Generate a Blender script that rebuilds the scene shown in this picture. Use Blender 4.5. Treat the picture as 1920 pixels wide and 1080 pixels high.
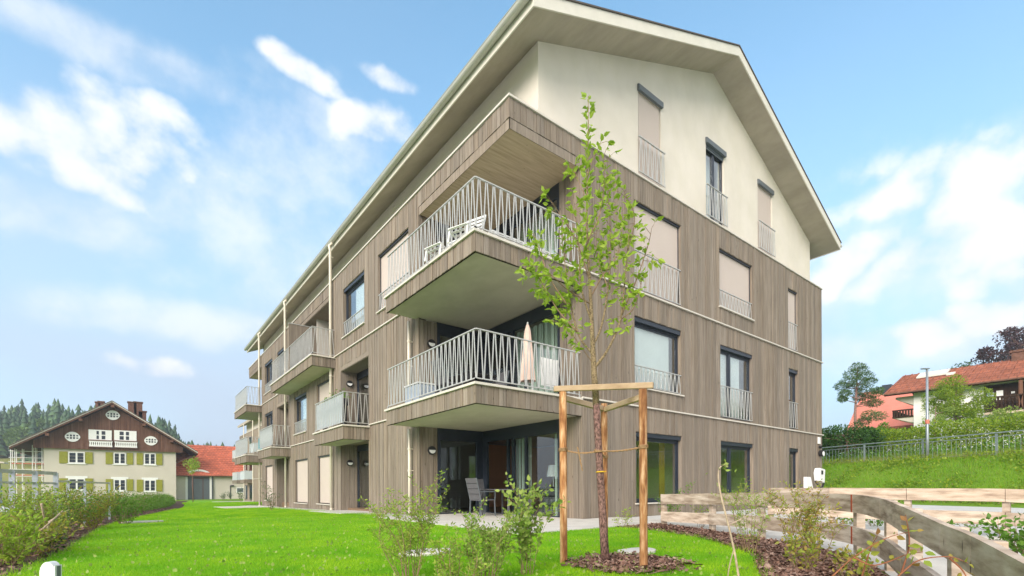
import bpy, bmesh, math, random
import numpy as np
from mathutils import Vector, Matrix
for o in list(bpy.data.objects): bpy.data.objects.remove(o)
S = bpy.context.scene
COL = S.collection
RND = random.Random(7)
NR = np.random.default_rng(7)
PI = math.pi
# ------------------------------------------------------------------ camera
F, CX, HY, EYE = 910.0, 960.0, 913.6, 0.81          # focal length in photo pixels, principal point, eye height
ROLL = math.radians(0.2746); YAW = math.radians(37.884)
FW = Vector((math.sin(YAW), math.cos(YAW), 0)); RT = Vector((math.cos(YAW), -math.sin(YAW), 0))
CAM = Vector((-6.37, -8.22, EYE))
cd = bpy.data.cameras.new('camera'); cam = bpy.data.objects.new('camera', cd); COL.objects.link(cam)
cam.location = CAM
cam.matrix_world = Matrix.Translation(CAM) @ Matrix.Rotation(-YAW, 4, 'Z') @ Matrix.Rotation(PI/2, 4, 'X') @ Matrix.Rotation(-ROLL, 4, 'Z')
cd.sensor_width = 36; cd.lens = F/1920*36; cd.shift_y = (HY-540)/1920; cd.clip_end = 3000; cd.clip_start = .05
S.camera = cam
def direction(px, py):
    x, y = px-CX, py-HY; c, s = math.cos(ROLL), math.sin(ROLL)
    x, y = c*x-s*y, s*x+c*y
    return FW + RT*(x/F) + Vector((0, 0, -y/F))
def at(px, py, s):                                   # the point s metres ahead on the ray through a photo pixel
    return CAM + direction(px, py)*s
# ------------------------------------------------------------------ world, sun, exposure
SUN_AZ, SUN_EL = math.radians(243), math.radians(27)  # compass bearing the sun shines from (0 = +Y, 90 = +X)
w = bpy.data.worlds.new('World'); S.world = w; w.use_nodes = True
nt = w.node_tree; N = nt.nodes; L = nt.links
for n in list(N): N.remove(n)
def wn(t, **k):
    n = N.new(t)
    for a, b in k.items(): setattr(n, a, b)
    return n
out = wn('ShaderNodeOutputWorld'); bg = wn('ShaderNodeBackground'); L.new(bg.outputs[0], out.inputs[0])
sky = wn('ShaderNodeTexSky', sky_type='NISHITA', sun_disc=False, sun_elevation=SUN_EL, sun_rotation=SUN_AZ, altitude=700, air_density=1.0, dust_density=.6, ozone_density=2.2)
tc = wn('ShaderNodeTexCoord')
def blob(px, py, rx, ry, tilt=0):
    c = direction(px, py).normalized()
    x = c.cross(Vector((0, 0, 1))).normalized(); y = x.cross(c)
    m = Matrix((x, y, -c)).transposed() @ Matrix.Rotation(math.radians(tilt), 3, 'Z')
    mp = wn('ShaderNodeMapping', vector_type='TEXTURE')
    mp.inputs['Location'].default_value = c; mp.inputs['Rotation'].default_value = m.to_euler(); k = direction(px, py).length
    mp.inputs['Scale'].default_value = (rx/F/k, ry/F/k, .6)
    L.new(tc.outputs['Generated'], mp.inputs['Vector'])
    ln = wn('ShaderNodeVectorMath', operation='LENGTH'); L.new(mp.outputs[0], ln.inputs[0])
    return ln.outputs['Value']
def mth(op, a, b=None, c=None, clamp=False):
    n = wn('ShaderNodeMath', operation=op); n.use_clamp = clamp
    for i, v in enumerate((a, b, c)):
        if v is None: continue
        if isinstance(v, (int, float)): n.inputs[i].default_value = v
        else: L.new(v, n.inputs[i])
    return n.outputs[0]
def noise(scale, detail=6, rough=.55, vec=None, sc=(1, 1, 1), off=(0, 0, 0)):
    mp = wn('ShaderNodeMapping'); mp.inputs['Scale'].default_value = sc; mp.inputs['Location'].default_value = off
    L.new(vec or tc.outputs['Generated'], mp.inputs[0])
    n = wn('ShaderNodeTexNoise'); n.inputs['Scale'].default_value = scale; n.inputs['Detail'].default_value = detail; n.inputs['Roughness'].default_value = rough
    L.new(mp.outputs[0], n.inputs['Vector']); return n.outputs['Fac']
PUFFS = [(60, 240, 230, 115, 0), (260, 265, 230, 115, 0), (190, 335, 170, 65, 0),       # cumulus at upper left
         (1750, 350, 210, 105, 0), (1700, 470, 240, 100, 0), (1880, 480, 220, 100, 0), (1590, 500, 130, 95, 0), (1770, 615, 190, 55, 0),
         (560, 128, 105, 30, -14), (735, 150, 90, 24, -8), (705, 235, 120, 48, 0), (275, 690, 80, 30, 0)]
VEILS = [(180, 85, 360, 55, 4), (420, 400, 360, 160, 0), (600, 300, 240, 130, 0), (110, 400, 330, 70, 0), (330, 600, 260, 50, 0), (1790, 450, 420, 190, 0), (1740, 640, 330, 70, 0)]
def nearest(bl):
    dm = None
    for b in bl: d = blob(*b); dm = d if dm is None else mth('MINIMUM', dm, d)
    return mth('SMOOTH_MIN', mth('SUBTRACT', 1.0, dm), .6, .3)
inview = nearest(PUFFS); soft = nearest(VEILS)
sep = wn('ShaderNodeSeparateXYZ'); L.new(tc.outputs['Generated'], sep.inputs[0])
# scattered clouds in the rest of the sky, away from the part in view
fd = direction(960, 420).normalized()
dt = wn('ShaderNodeVectorMath', operation='DOT_PRODUCT'); L.new(tc.outputs['Generated'], dt.inputs[0]); dt.inputs[1].default_value = fd
away = wn('ShaderNodeMapRange'); L.new(dt.outputs['Value'], away.inputs['Value'])
away.inputs['From Min'].default_value = .62; away.inputs['From Max'].default_value = .3; away.inputs['To Min'].default_value = 0; away.inputs['To Max'].default_value = 1
n1 = noise(8.5, 5, .6, sc=(1, 1, 1.15), off=(.3, .8, .1))
n2 = noise(2.6, 1, .5, sc=(1, 1, 1.5), off=(5, 2, 0))
elsew = mth('SUBTRACT', mth('MULTIPLY_ADD', n2, 3.0, -.4), mth('MULTIPLY', mth('SUBTRACT', 1.0, away.outputs[0]), 1.6))
field = mth('MAXIMUM', inview, elsew)
n3 = noise(10.5, 1, .5, sc=(1, 1, 1.1), off=(1.3, .2, .7))
billow = mth('MULTIPLY_ADD', mth('ABSOLUTE', mth('MULTIPLY_ADD', n3, 2.0, -1.0)), .9, -.16)
val = mth('ADD', mth('ADD', field, billow), mth('ADD', mth('MULTIPLY_ADD', n1, 1.5, -.75), mth('MULTIPLY_ADD', n2, .5, -.25)))
mr = wn('ShaderNodeMapRange', interpolation_type='SMOOTHSTEP'); L.new(val, mr.inputs['Value'])
mr.inputs['From Min'].default_value = .12; mr.inputs['From Max'].default_value = .66
ms = wn('ShaderNodeMapRange', interpolation_type='SMOOTHSTEP'); L.new(mth('ADD', soft, mth('MULTIPLY_ADD', n1, 1.8, -.9)), ms.inputs['Value'])
ms.inputs['From Min'].default_value = .0; ms.inputs['From Max'].default_value = .95; ms.inputs['To Max'].default_value = .58
cover = mth('MAXIMUM', mth('MULTIPLY', mr.outputs[0], .9), ms.outputs[0])
shade = mth('MULTIPLY_ADD', billow, .5, n1)
cr = wn('ShaderNodeValToRGB'); L.new(shade, cr.inputs[0])
CLOUD = 4.5
cr.color_ramp.elements[0].position = .3; cr.color_ramp.elements[0].color = (.80, .85, .93, 1)
cr.color_ramp.elements[1].position = .62; cr.color_ramp.elements[1].color = (1, 1, 1, 1)
cs = wn('ShaderNodeVectorMath', operation='SCALE'); L.new(cr.outputs[0], cs.inputs[0]); cs.inputs['Scale'].default_value = CLOUD
# pale veil of high cloud and moist air towards the horizon
veil = wn('ShaderNodeMapRange', interpolation_type='SMOOTHSTEP'); L.new(sep.outputs['Z'], veil.inputs['Value'])
veil.inputs['From Min'].default_value = .72; veil.inputs['From Max'].default_value = .1; veil.inputs['To Min'].default_value = .16; veil.inputs['To Max'].default_value = 1.0
vn = mth('MULTIPLY', veil.outputs[0], mth('MULTIPLY_ADD', n2, .9, .45), clamp=True)
m1 = wn('ShaderNodeMix', data_type='RGBA'); L.new(vn, m1.inputs['Factor']); m1.inputs['B'].default_value = (2.5, 3.05, 3.8, 1)
tint = wn('ShaderNodeVectorMath', operation='MULTIPLY'); L.new(sky.outputs[0], tint.inputs[0]); tint.inputs[1].default_value = (1.08, 1.55, 1.42)
L.new(tint.outputs[0], m1.inputs['A'])
m2 = wn('ShaderNodeMix', data_type='RGBA'); L.new(cover, m2.inputs['Factor'])
L.new(m1.outputs['Result'], m2.inputs['A']); L.new(cs.outputs[0], m2.inputs['B'])
L.new(m2.outputs['Result'], bg.inputs['Color']); bg.inputs['Strength'].default_value = .10
w.cycles.sampling_method = 'MANUAL'; w.cycles.sample_map_resolution = 512
sl = bpy.data.lights.new('sun', 'SUN'); sl.energy = 2.0; sl.angle = math.radians(35); sl.color = (1, .90, .80)
sun = bpy.data.objects.new('sun', sl); COL.objects.link(sun)
sdir = Vector((math.sin(SUN_AZ)*math.cos(SUN_EL), math.cos(SUN_AZ)*math.cos(SUN_EL), math.sin(SUN_EL)))
sun.rotation_euler = sdir.to_track_quat('Z', 'Y').to_euler(); sun.location = (-20, -20, 40)
S.view_settings.view_transform = 'Standard'; S.view_settings.look = 'None'; S.view_settings.gamma = 1; S.view_settings.use_curve_mapping = False
S.view_settings.exposure = 1.4
S.render.engine = 'CYCLES'
S.cycles.max_bounces = 6; S.cycles.transparent_max_bounces = 12; S.cycles.diffuse_bounces = 3
S.cycles.sample_clamp_indirect = 6; S.cycles.use_adaptive_sampling = True; S.cycles.adaptive_threshold = .02
# ------------------------------------------------------------------ materials
def lin(r, g, b):
    f = lambda c: (c/255/12.92) if c/255 <= .04045 else ((c/255+.055)/1.055)**2.4
    return (f(r), f(g), f(b))
MAT = {}
class NM:
    def __init__(s, name):
        s.m = bpy.data.materials.new(name); s.m.use_nodes = True; s.t = s.m.node_tree
        s.b = s.t.nodes['Principled BSDF']; s.o = s.t.nodes['Material Output']; MAT[name] = s.m
    def n(s, t, **k):
        n = s.t.nodes.new(t)
        for a, b in k.items(): setattr(n, a, b)
        return n
    def l(s, a, b): s.t.links.new(a, b)
    def pos(s, sc=(1, 1, 1)):
        g = s.n('ShaderNodeNewGeometry'); mp = s.n('ShaderNodeMapping'); mp.inputs['Scale'].default_value = sc
        s.l(g.outputs['Position'], mp.inputs[0]); return mp.outputs[0]
    def noise(s, scale, sc=(1, 1, 1), detail=4, rough=.55):
        n = s.n('ShaderNodeTexNoise'); n.inputs['Scale'].default_value = scale; n.inputs['Detail'].default_value = detail; n.inputs['Roughness'].default_value = rough
        s.l(s.pos(sc), n.inputs['Vector']); return n.outputs['Fac']
    def ramp(s, fac, stops):
        r = s.n('ShaderNodeValToRGB'); s.l(fac, r.inputs[0]); e = r.color_ramp.elements
        while len(e) < len(stops): e.new(.5)
        for i, (p, c) in enumerate(stops): e[i].position = p; e[i].color = (*c, 1)
        return r.outputs[0]
    def mix(s, fac, a, b, mode='MIX'):
        m = s.n('ShaderNodeMix', data_type='RGBA', blend_type=mode)
        for k, v in (('Factor', fac), ('A', a), ('B', b)):
            if isinstance(v, (int, float)): m.inputs[k].default_value = v
            elif isinstance(v, tuple): m.inputs[k].default_value = (*v, 1)
            else: s.l(v, m.inputs[k])
        return m.outputs['Result']
    def math(s, op, a, b):
        n = s.n('ShaderNodeMath', operation=op)
        for i, v in enumerate((a, b)):
            if isinstance(v, (int, float)): n.inputs[i].default_value = v
            else: s.l(v, n.inputs[i])
        return n.outputs[0]
    def rnd(s):                                       # one random value per piece, whether an object of its own or an island of a joined mesh
        a = s.n('ShaderNodeObjectInfo').outputs['Random']; b = s.n('ShaderNodeNewGeometry').outputs['Random Per Island']
        return s.math('FRACT', s.math('ADD', a, b), 0)
    def color(s, c): s.l(c, s.b.inputs['Base Color'])
    def bump(s, h, st=.3, dist=.01):
        b = s.n('ShaderNodeBump'); b.inputs['Strength'].default_value = st; b.inputs['Distance'].default_value = dist
        s.l(h, b.inputs['Height']); s.l(b.outputs[0], s.b.inputs['Normal'])
    def rough(s, r, spec=.3, metal=0):
        s.b.inputs['Roughness'].default_value = r; s.b.inputs['Specular IOR Level'].default_value = spec; s.b.inputs['Metallic'].default_value = metal
def plain(name, c, rough=.6, spec=.3, metal=0, var=.1, scale=3, sc=(1, 1, 1), bump=0):
    m = NM(name); n = m.noise(scale, sc, 5)
    lo = tuple(max(0, x*(1-var)) for x in c); hi = tuple(min(1, x*(1+var)) for x in c)
    m.color(m.ramp(n, [(.3, lo), (.7, hi)])); m.rough(rough, spec, metal)
    if bump: m.bump(m.noise(scale*12, sc, 3), bump, .01)
    return m
def wood(name, dark, mid, light, sc=(22, 22, 1.1), var=.5, rough=.8, knots=True, st=(.25, .5, .75)):
    m = NM(name); r = m.rnd()
    g = m.noise(1.0, sc, 7, .6); big = m.noise(.45, (1, 1, .5), 4)
    c = m.ramp(g, list(zip(st, (dark, mid, light))))
    k = m.n('ShaderNodeMapRange'); m.l(r, k.inputs['Value']); k.inputs['To Min'].default_value = 1-var*.5; k.inputs['To Max'].default_value = 1+var*.5
    v = m.n('ShaderNodeVectorMath', operation='SCALE'); m.l(c, v.inputs[0]); m.l(k.outputs[0], v.inputs['Scale'])
    # boards differ in hue: greyed ones beside warmer brown ones
    h = m.math('FRACT', m.math('MULTIPLY', r, 7.31), 0)
    warm = m.mix(m.math('MULTIPLY', h, .42), v.outputs[0], (1.0, .87, .70), 'MULTIPLY')
    c2 = m.mix(m.ramp(big, [(.42, (0, 0, 0)), (.7, (.5, .5, .5))]), warm, tuple(x*.86 for x in mid))
    if knots:
        vo = m.n('ShaderNodeTexVoronoi'); vo.inputs['Scale'].default_value = 1.0; m.l(m.pos((5.5, 5.5, 1.8)), vo.inputs['Vector'])
        kn = m.ramp(vo.outputs['Distance'], [(.035, (1, 1, 1)), (.075, (0, 0, 0))])
        c2 = m.mix(kn, c2, tuple(x*.45 for x in dark))
    m.color(c2); m.rough(rough, .2); m.bump(g, .25, .004)
    return m
wood('cladding', (.150, .125, .100), (.236, .199, .162), (.328, .284, .240), var=.36)
wood('ceiling_wood', (.38, .29, .19), (.54, .43, .30), (.66, .55, .40), sc=(1.2, 14, 14), var=.25)
plain('soffit_wood', (.42, .375, .305), .8, .15, var=.13, scale=1.6, sc=(1, .35, 1))
wood('stake_wood', (.17, .065, .025), (.40, .205, .090), (.64, .43, .26), sc=(26, 26, 4.2), var=.3, st=(.36, .5, .64))
wood('rail_wood', (.34, .24, .15), (.46, .35, .235), (.56, .45, .32), sc=(5, 5, 16), var=.25)
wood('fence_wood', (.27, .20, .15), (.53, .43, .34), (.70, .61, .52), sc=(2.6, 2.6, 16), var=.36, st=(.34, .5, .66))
wood('dark_wood', (.022, .012, .008), (.042, .024, .016), (.075, .045, .03), sc=(7, 7, .6), var=.5, knots=False)
wood('gable_wood', (.085, .040, .027), (.145, .073, .050), (.21, .12, .085), sc=(6, 6, .5), var=.4, knots=False)
plain('plaster', (.69, .64, .565), .9, .1, var=.06, scale=.8, bump=.2)
plain('balcony_soffit', (.53, .49, .40), .85, .1, var=.06, scale=1.2)
for nm_, amt in (('plaster', .045), ('soffit_wood', .12), ('balcony_soffit', .10)):     # faint rain streaks and dirt
    t_ = MAT[nm_].node_tree; b_ = t_.nodes['Principled BSDF']; src = b_.inputs['Base Color'].links[0].from_socket
    ge = t_.nodes.new('ShaderNodeNewGeometry'); mp_ = t_.nodes.new('ShaderNodeMapping'); mp_.inputs['Scale'].default_value = (1.2, 1.2, .7) if nm_ == 'plaster' else (1.7, .9, 1.7); t_.links.new(ge.outputs['Position'], mp_.inputs[0])
    nz_ = t_.nodes.new('ShaderNodeTexNoise'); nz_.inputs['Scale'].default_value = 1.3; nz_.inputs['Detail'].default_value = 7; nz_.inputs['Roughness'].default_value = .65; t_.links.new(mp_.outputs[0], nz_.inputs['Vector'])
    cr_ = t_.nodes.new('ShaderNodeValToRGB'); t_.links.new(nz_.outputs['Fac'], cr_.inputs[0]); k_ = 1-amt; cr_.color_ramp.elements[0].position = .35; cr_.color_ramp.elements[0].color = (k_, k_, k_*.97, 1); cr_.color_ramp.elements[1].position = .6; cr_.color_ramp.elements[1].color = (1, 1, 1, 1)
    mx_ = t_.nodes.new('ShaderNodeMix'); mx_.data_type = 'RGBA'; mx_.blend_type = 'MULTIPLY'; mx_.inputs['Factor'].default_value = 1; t_.links.new(src, mx_.inputs['A']); t_.links.new(cr_.outputs[0], mx_.inputs['B']); t_.links.new(mx_.outputs['Result'], b_.inputs['Base Color'])
plain('old_plaster', (.60, .55, .47), .9, .1, var=.05, scale=.4)
plain('white_plaster', (.82, .81, .78), .9, .1, var=.04, scale=.5)
plain('metal_trim', (.62, .58, .51), .5, .4, var=.06)
plain('fascia', (.66, .63, .55), .6, .3, var=.06, scale=2)
plain('gutter', (.55, .54, .49), .4, .5, .3, var=.06)
plain('pipe', (.72, .66, .55), .45, .4, var=.05)
plain('railing', (.52, .52, .50), .42, .5, .35, var=.08, scale=8)
plain('galvanised', (.52, .56, .60), .42, .5, .5, var=.14, scale=9)
plain('fence_steel', (.25, .31, .31), .45, .4, .3, var=.12, scale=6)
plain('anthracite', (.022, .030, .045), .4, .45, var=.1)
plain('box_grey', (.115, .135, .150), .45, .4, var=.05)
plain('dark_gap', (.030, .025, .021), .9, .1)
plain('shutter', (.53, .455, .405), .6, .25, var=.03, scale=1)
plain('roofing', (.10, .085, .075), .7, .2)
plain('interior', (.50, .47, .42), .9, .1, var=.03)
plain('interior_floor', (.20, .13, .08), .5, .3)
plain('orange_wall', (.62, .34, .20), .9, .1, var=.03)
plain('dark_furniture', (.03, .03, .033), .6, .3)
plain('grey_fabric', (.115, .115, .125), .8, .2, var=.15, scale=30)
plain('white_fabric', (.83, .83, .82), .8, .2, var=.04)
plain('beige_fabric', (.66, .50, .42), .85, .2, var=.08, scale=6)
plain('white_plastic', (.80, .80, .79), .4, .4, var=.02)
plain('black_plastic', (.02, .02, .022), .45, .4)
plain('turquoise', (.04, .42, .50), .6, .3)
plain('ochre_cloth', (.36, .22, .04), .9, .1)
plain('yellow_card', (.75, .48, .03), .7, .2)
plain('concrete', (.60, .57, .52), .9, .15, var=.1, scale=2.2, bump=.2)
plain('paving', (.58, .57, .54), .9, .15, var=.12, scale=1.3, bump=.2)
plain('rope', (.33, .21, .11), .9, .1, var=.25, scale=60)
plain('bark', (.26, .155, .13), .9, .1, var=.85, scale=60, sc=(1, 1, .55), bump=1.0)
plain('twig', (.25, .17, .105), .85, .15, var=.3, scale=20)
plain('pale_twig', (.46, .36, .26), .8, .15, var=.25, scale=20)
plain('red_twig', (.28, .11, .06), .8, .15, var=.3, scale=20)
plain('lichen_bark', (.31, .235, .135), .9, .1, var=.6, scale=60, bump=.9)
plain('green_shutter', (.29, .29, .035), .7, .25, var=.12, scale=4)
plain('white_paint', (.82, .82, .80), .5, .3, var=.02)
plain('brick', (.16, .085, .06), .85, .15, var=.3, scale=4)
plain('grey_panel', (.36, .43, .52), .5, .4, var=.05)
plain('rust_paint', (.40, .09, .04), .8, .2)
plain('steel_pole', (.30, .34, .37), .4, .5, .4, var=.12, scale=5)
# window glass: clear pane, mirror reflection growing with the viewing angle
def glass(name, tint, ior):
    m = NM(name); m.t.nodes.remove(m.b)
    lw = m.n('ShaderNodeLayerWeight'); lw.inputs['Blend'].default_value = .5
    f0 = ((ior-1)/(ior+1))**2; pw = m.math('POWER', lw.outputs['Facing'], 4.0); fr = m.n('ShaderNodeMath', operation='MULTIPLY_ADD'); m.l(pw, fr.inputs[0]); fr.inputs[1].default_value = 1-f0; fr.inputs[2].default_value = f0
    tr = m.n('ShaderNodeBsdfTransparent'); tr.inputs[0].default_value = (*tint, 1)
    gl = m.n('ShaderNodeBsdfGlossy'); gl.inputs['Roughness'].default_value = .004; gl.inputs[0].default_value = (.95, .97, 1, 1)
    mx = m.n('ShaderNodeMixShader'); m.l(fr.outputs[0], mx.inputs[0]); m.l(tr.outputs[0], mx.inputs[1]); m.l(gl.outputs[0], mx.inputs[2])
    m.l(mx.outputs[0], m.o.inputs[0])
glass('glass', (.88, .92, .91), 2.05)
glass('clear_glass', (.88, .92, .91), 1.75)
# frosted screen behind balcony bars
m = NM('frosted'); m.b.inputs['Base Color'].default_value = (.62, .70, .74, 1); m.rough(.35, .5)
tr = m.n('ShaderNodeBsdfTransparent'); mx = m.n('ShaderNodeMixShader'); mx.inputs[0].default_value = .72
m.l(tr.outputs[0], mx.inputs[1]); m.l(m.b.outputs[0], mx.inputs[2]); m.l(mx.outputs[0], m.o.inputs[0])
m = NM('curtain'); m.b.inputs['Base Color'].default_value = (.62, .72, .62, 1); m.rough(.9, .1)
wv = m.n('ShaderNodeTexWave'); wv.inputs['Scale'].default_value = 3.2; wv.inputs['Distortion'].default_value = 2; m.l(m.pos((1, 1, .05)), wv.inputs['Vector']); m.bump(wv.outputs['Fac'], .8, .05)
m.color(m.ramp(wv.outputs['Fac'], [(0, (.50, .58, .50)), (1, (.72, .80, .72))]))
m = NM('white_curtain'); m.rough(.9, .1); wv = m.n('ShaderNodeTexWave'); wv.inputs['Scale'].default_value = 2.4; wv.inputs['Distortion'].default_value = 1.5
m.l(m.pos((1, 1, .03)), wv.inputs['Vector']); m.color(m.ramp(wv.outputs['Fac'], [(0, (.70, .71, .72)), (1, (.86, .86, .85))]))
# roof tiles: courses and columns of clay tiles as fine relief with a colour of its own for each tile
def tiles(name, c, w, h, axis):
    m = NM(name); br = m.n('ShaderNodeTexBrick'); g = m.n('ShaderNodeNewGeometry'); sp = m.n('ShaderNodeSeparateXYZ'); m.l(g.outputs['Position'], sp.inputs[0])
    cb = m.n('ShaderNodeCombineXYZ'); m.l(sp.outputs[axis], cb.inputs[0]); m.l(sp.outputs['Z'], cb.inputs[1]); m.l(cb.outputs[0], br.inputs['Vector'])
    br.inputs['Scale'].default_value = 1; br.inputs['Brick Width'].default_value = w; br.inputs['Row Height'].default_value = h; br.inputs['Mortar Size'].default_value = .025; br.offset = 0.5
    br.inputs['Color1'].default_value = (*c, 1); br.inputs['Color2'].default_value = (*(x*.58 for x in c), 1); br.inputs['Mortar'].default_value = (*(x*.3 for x in c), 1)
    nz = m.noise(.6, detail=5); m.color(m.mix(.35, br.outputs['Color'], m.ramp(nz, [(.3, tuple(x*.6 for x in c)), (.7, tuple(min(1, x*1.25) for x in c))])))
    m.rough(.75, .2); m.bump(br.outputs['Fac'], .6, -.03)
tiles('red_tiles', (.74, .20, .11), .5, .33, 'X')
tiles('old_tiles', (.40, .145, .085), .5, .34, 'Y')
plain('pink_roof', (.60, .20, .145), .8, .2, var=.12, scale=.6)
plain('chalet_roof', (.16, .125, .105), .8, .2, var=.3, scale=2)
# ground
def ground_mat(name, stops, scale, bump=.4, sc=(1, 1, 1), fine=40):
    m = NM(name); a = m.noise(scale, sc, 8, .65); b = m.noise(fine, sc, 3, .6)
    f = m.math('ADD', m.math('MULTIPLY', a, .65), m.math('MULTIPLY', b, .35))
    m.color(m.ramp(f, stops)); m.rough(.95, .1); m.bump(b, bump, .02); return m
ground_mat('meadow', [(.3, (.10, .19, .018)), (.5, (.15, .27, .025)), (.7, (.22, .31, .05))], .35)
ground_mat('lawn', [(.3, (.10, .29, .008)), (.5, (.17, .39, .012)), (.7, (.25, .46, .02))], .9)
ground_mat('soil', [(.3, (.045, .03, .022)), (.5, (.085, .058, .042)), (.72, (.15, .105, .075))], 5)
ground_mat('mulch', [(.3, (.06, .034, .024)), (.5, (.13, .075, .055)), (.72, (.22, .14, .105))], 9)
ground_mat('gravel', [(.3, (.34, .32, .29)), (.5, (.56, .54, .50)), (.7, (.72, .70, .66))], 12, fine=60)
ground_mat('bank_earth', [(.3, (.06, .10, .018)), (.5, (.11, .17, .025)), (.7, (.18, .15, .06))], .8)
ground_mat('far_field', [(.3, (.16, .17, .04)), (.5, (.22, .23, .06)), (.7, (.30, .25, .08))], .05)
def leaf(name, cols, trans=.35, rough=.5):
    m = NM(name); r = m.rnd(); st = [(i/(len(cols)-1), c) for i, c in enumerate(cols)]
    c = m.ramp(r, st); m.color(c); m.rough(rough, .3)
    t = m.n('ShaderNodeBsdfTranslucent'); m.l(m.mix(.5, c, (.9, 1, .3), 'MULTIPLY'), t.inputs[0])
    mx = m.n('ShaderNodeMixShader'); mx.inputs[0].default_value = trans; m.l(m.b.outputs[0], mx.inputs[1]); m.l(t.outputs[0], mx.inputs[2]); m.l(mx.outputs[0], m.o.inputs[0])
leaf('leaf_young', [(.24, .38, .04), (.34, .49, .055), (.46, .59, .09), (.28, .42, .045)], .5)
leaf('leaf_fern', [(.20, .34, .04), (.30, .45, .06), (.42, .52, .09), (.34, .36, .07)], .45)
leaf('leaf_light', [(.22, .35, .06), (.32, .44, .09), (.44, .52, .15), (.18, .30, .05)], .45)
leaf('leaf_autumn', [(.26, .36, .05), (.38, .42, .06), (.46, .33, .09), (.20, .32, .045)], .45)
leaf('leaf_green', [(.08, .18, .02), (.12, .26, .03), (.18, .34, .045), (.09, .20, .025)], .4)
leaf('leaf_dark', [(.025, .075, .015), (.045, .12, .022), (.075, .17, .03), (.03, .09, .02)])
leaf('leaf_hedge', [(.15, .26, .02), (.24, .36, .03), (.36, .44, .04), (.17, .28, .025)], .45)
leaf('leaf_purple', [(.03, .014, .018), (.055, .024, .03), (.085, .04, .045), (.04, .018, .022)], .2)
leaf('leaf_rose', [(.26, .36, .05), (.38, .44, .07), (.46, .36, .08), (.36, .18, .07)], .45)
leaf('needle', [(.05, .11, .03), (.08, .16, .045), (.13, .22, .07)], .15)
leaf('far_needle', [(.035, .080, .040), (.05, .11, .052), (.075, .14, .06), (.10, .19, .065)], .15)
leaf('far_leaf', [(.10, .18, .04), (.16, .26, .06), (.07, .14, .03)], .2)
leaf('grass', [(.17, .42, .008), (.23, .50, .012), (.30, .58, .018), (.36, .58, .05)], .5, .7)
gm = MAT['grass'].node_tree; nn = gm.nodes
_r = [n for n in nn if n.type == 'VALTORGB'][0]; _ng = nn.new('ShaderNodeNewGeometry'); _nz = nn.new('ShaderNodeTexNoise'); _nz.inputs['Scale'].default_value = 1.1; _nz.inputs['Detail'].default_value = 4; gm.links.new(_ng.outputs['Position'], _nz.inputs['Vector'])
_cr = nn.new('ShaderNodeValToRGB'); gm.links.new(_nz.outputs['Fac'], _cr.inputs[0]); _cr.color_ramp.elements[0].position = .36; _cr.color_ramp.elements[0].color = (.66, .84, .75, 1); _cr.color_ramp.elements[1].position = .66; _cr.color_ramp.elements[1].color = (1.5, 1.15, 1.3, 1)
_mx = nn.new('ShaderNodeMix'); _mx.data_type = 'RGBA'; _mx.blend_type = 'MULTIPLY'; _mx.inputs['Factor'].default_value = 1
for l_ in list(_r.outputs[0].links): gm.links.new(_mx.outputs['Result'], l_.to_socket)
gm.links.new(_r.outputs[0], _mx.inputs['A']); gm.links.new(_cr.outputs[0], _mx.inputs['B'])
leaf('bank_grass', [(.15, .36, .015), (.22, .44, .02), (.30, .50, .03), (.32, .34, .07)], .5, .7)
leaf('dry_grass', [(.30, .27, .07), (.22, .27, .05), (.36, .33, .12)], .3, .6)
leaf('chip', [(.11, .055, .038), (.19, .105, .075), (.28, .17, .13), (.08, .04, .028), (.42, .29, .23)], 0, .9)
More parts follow.
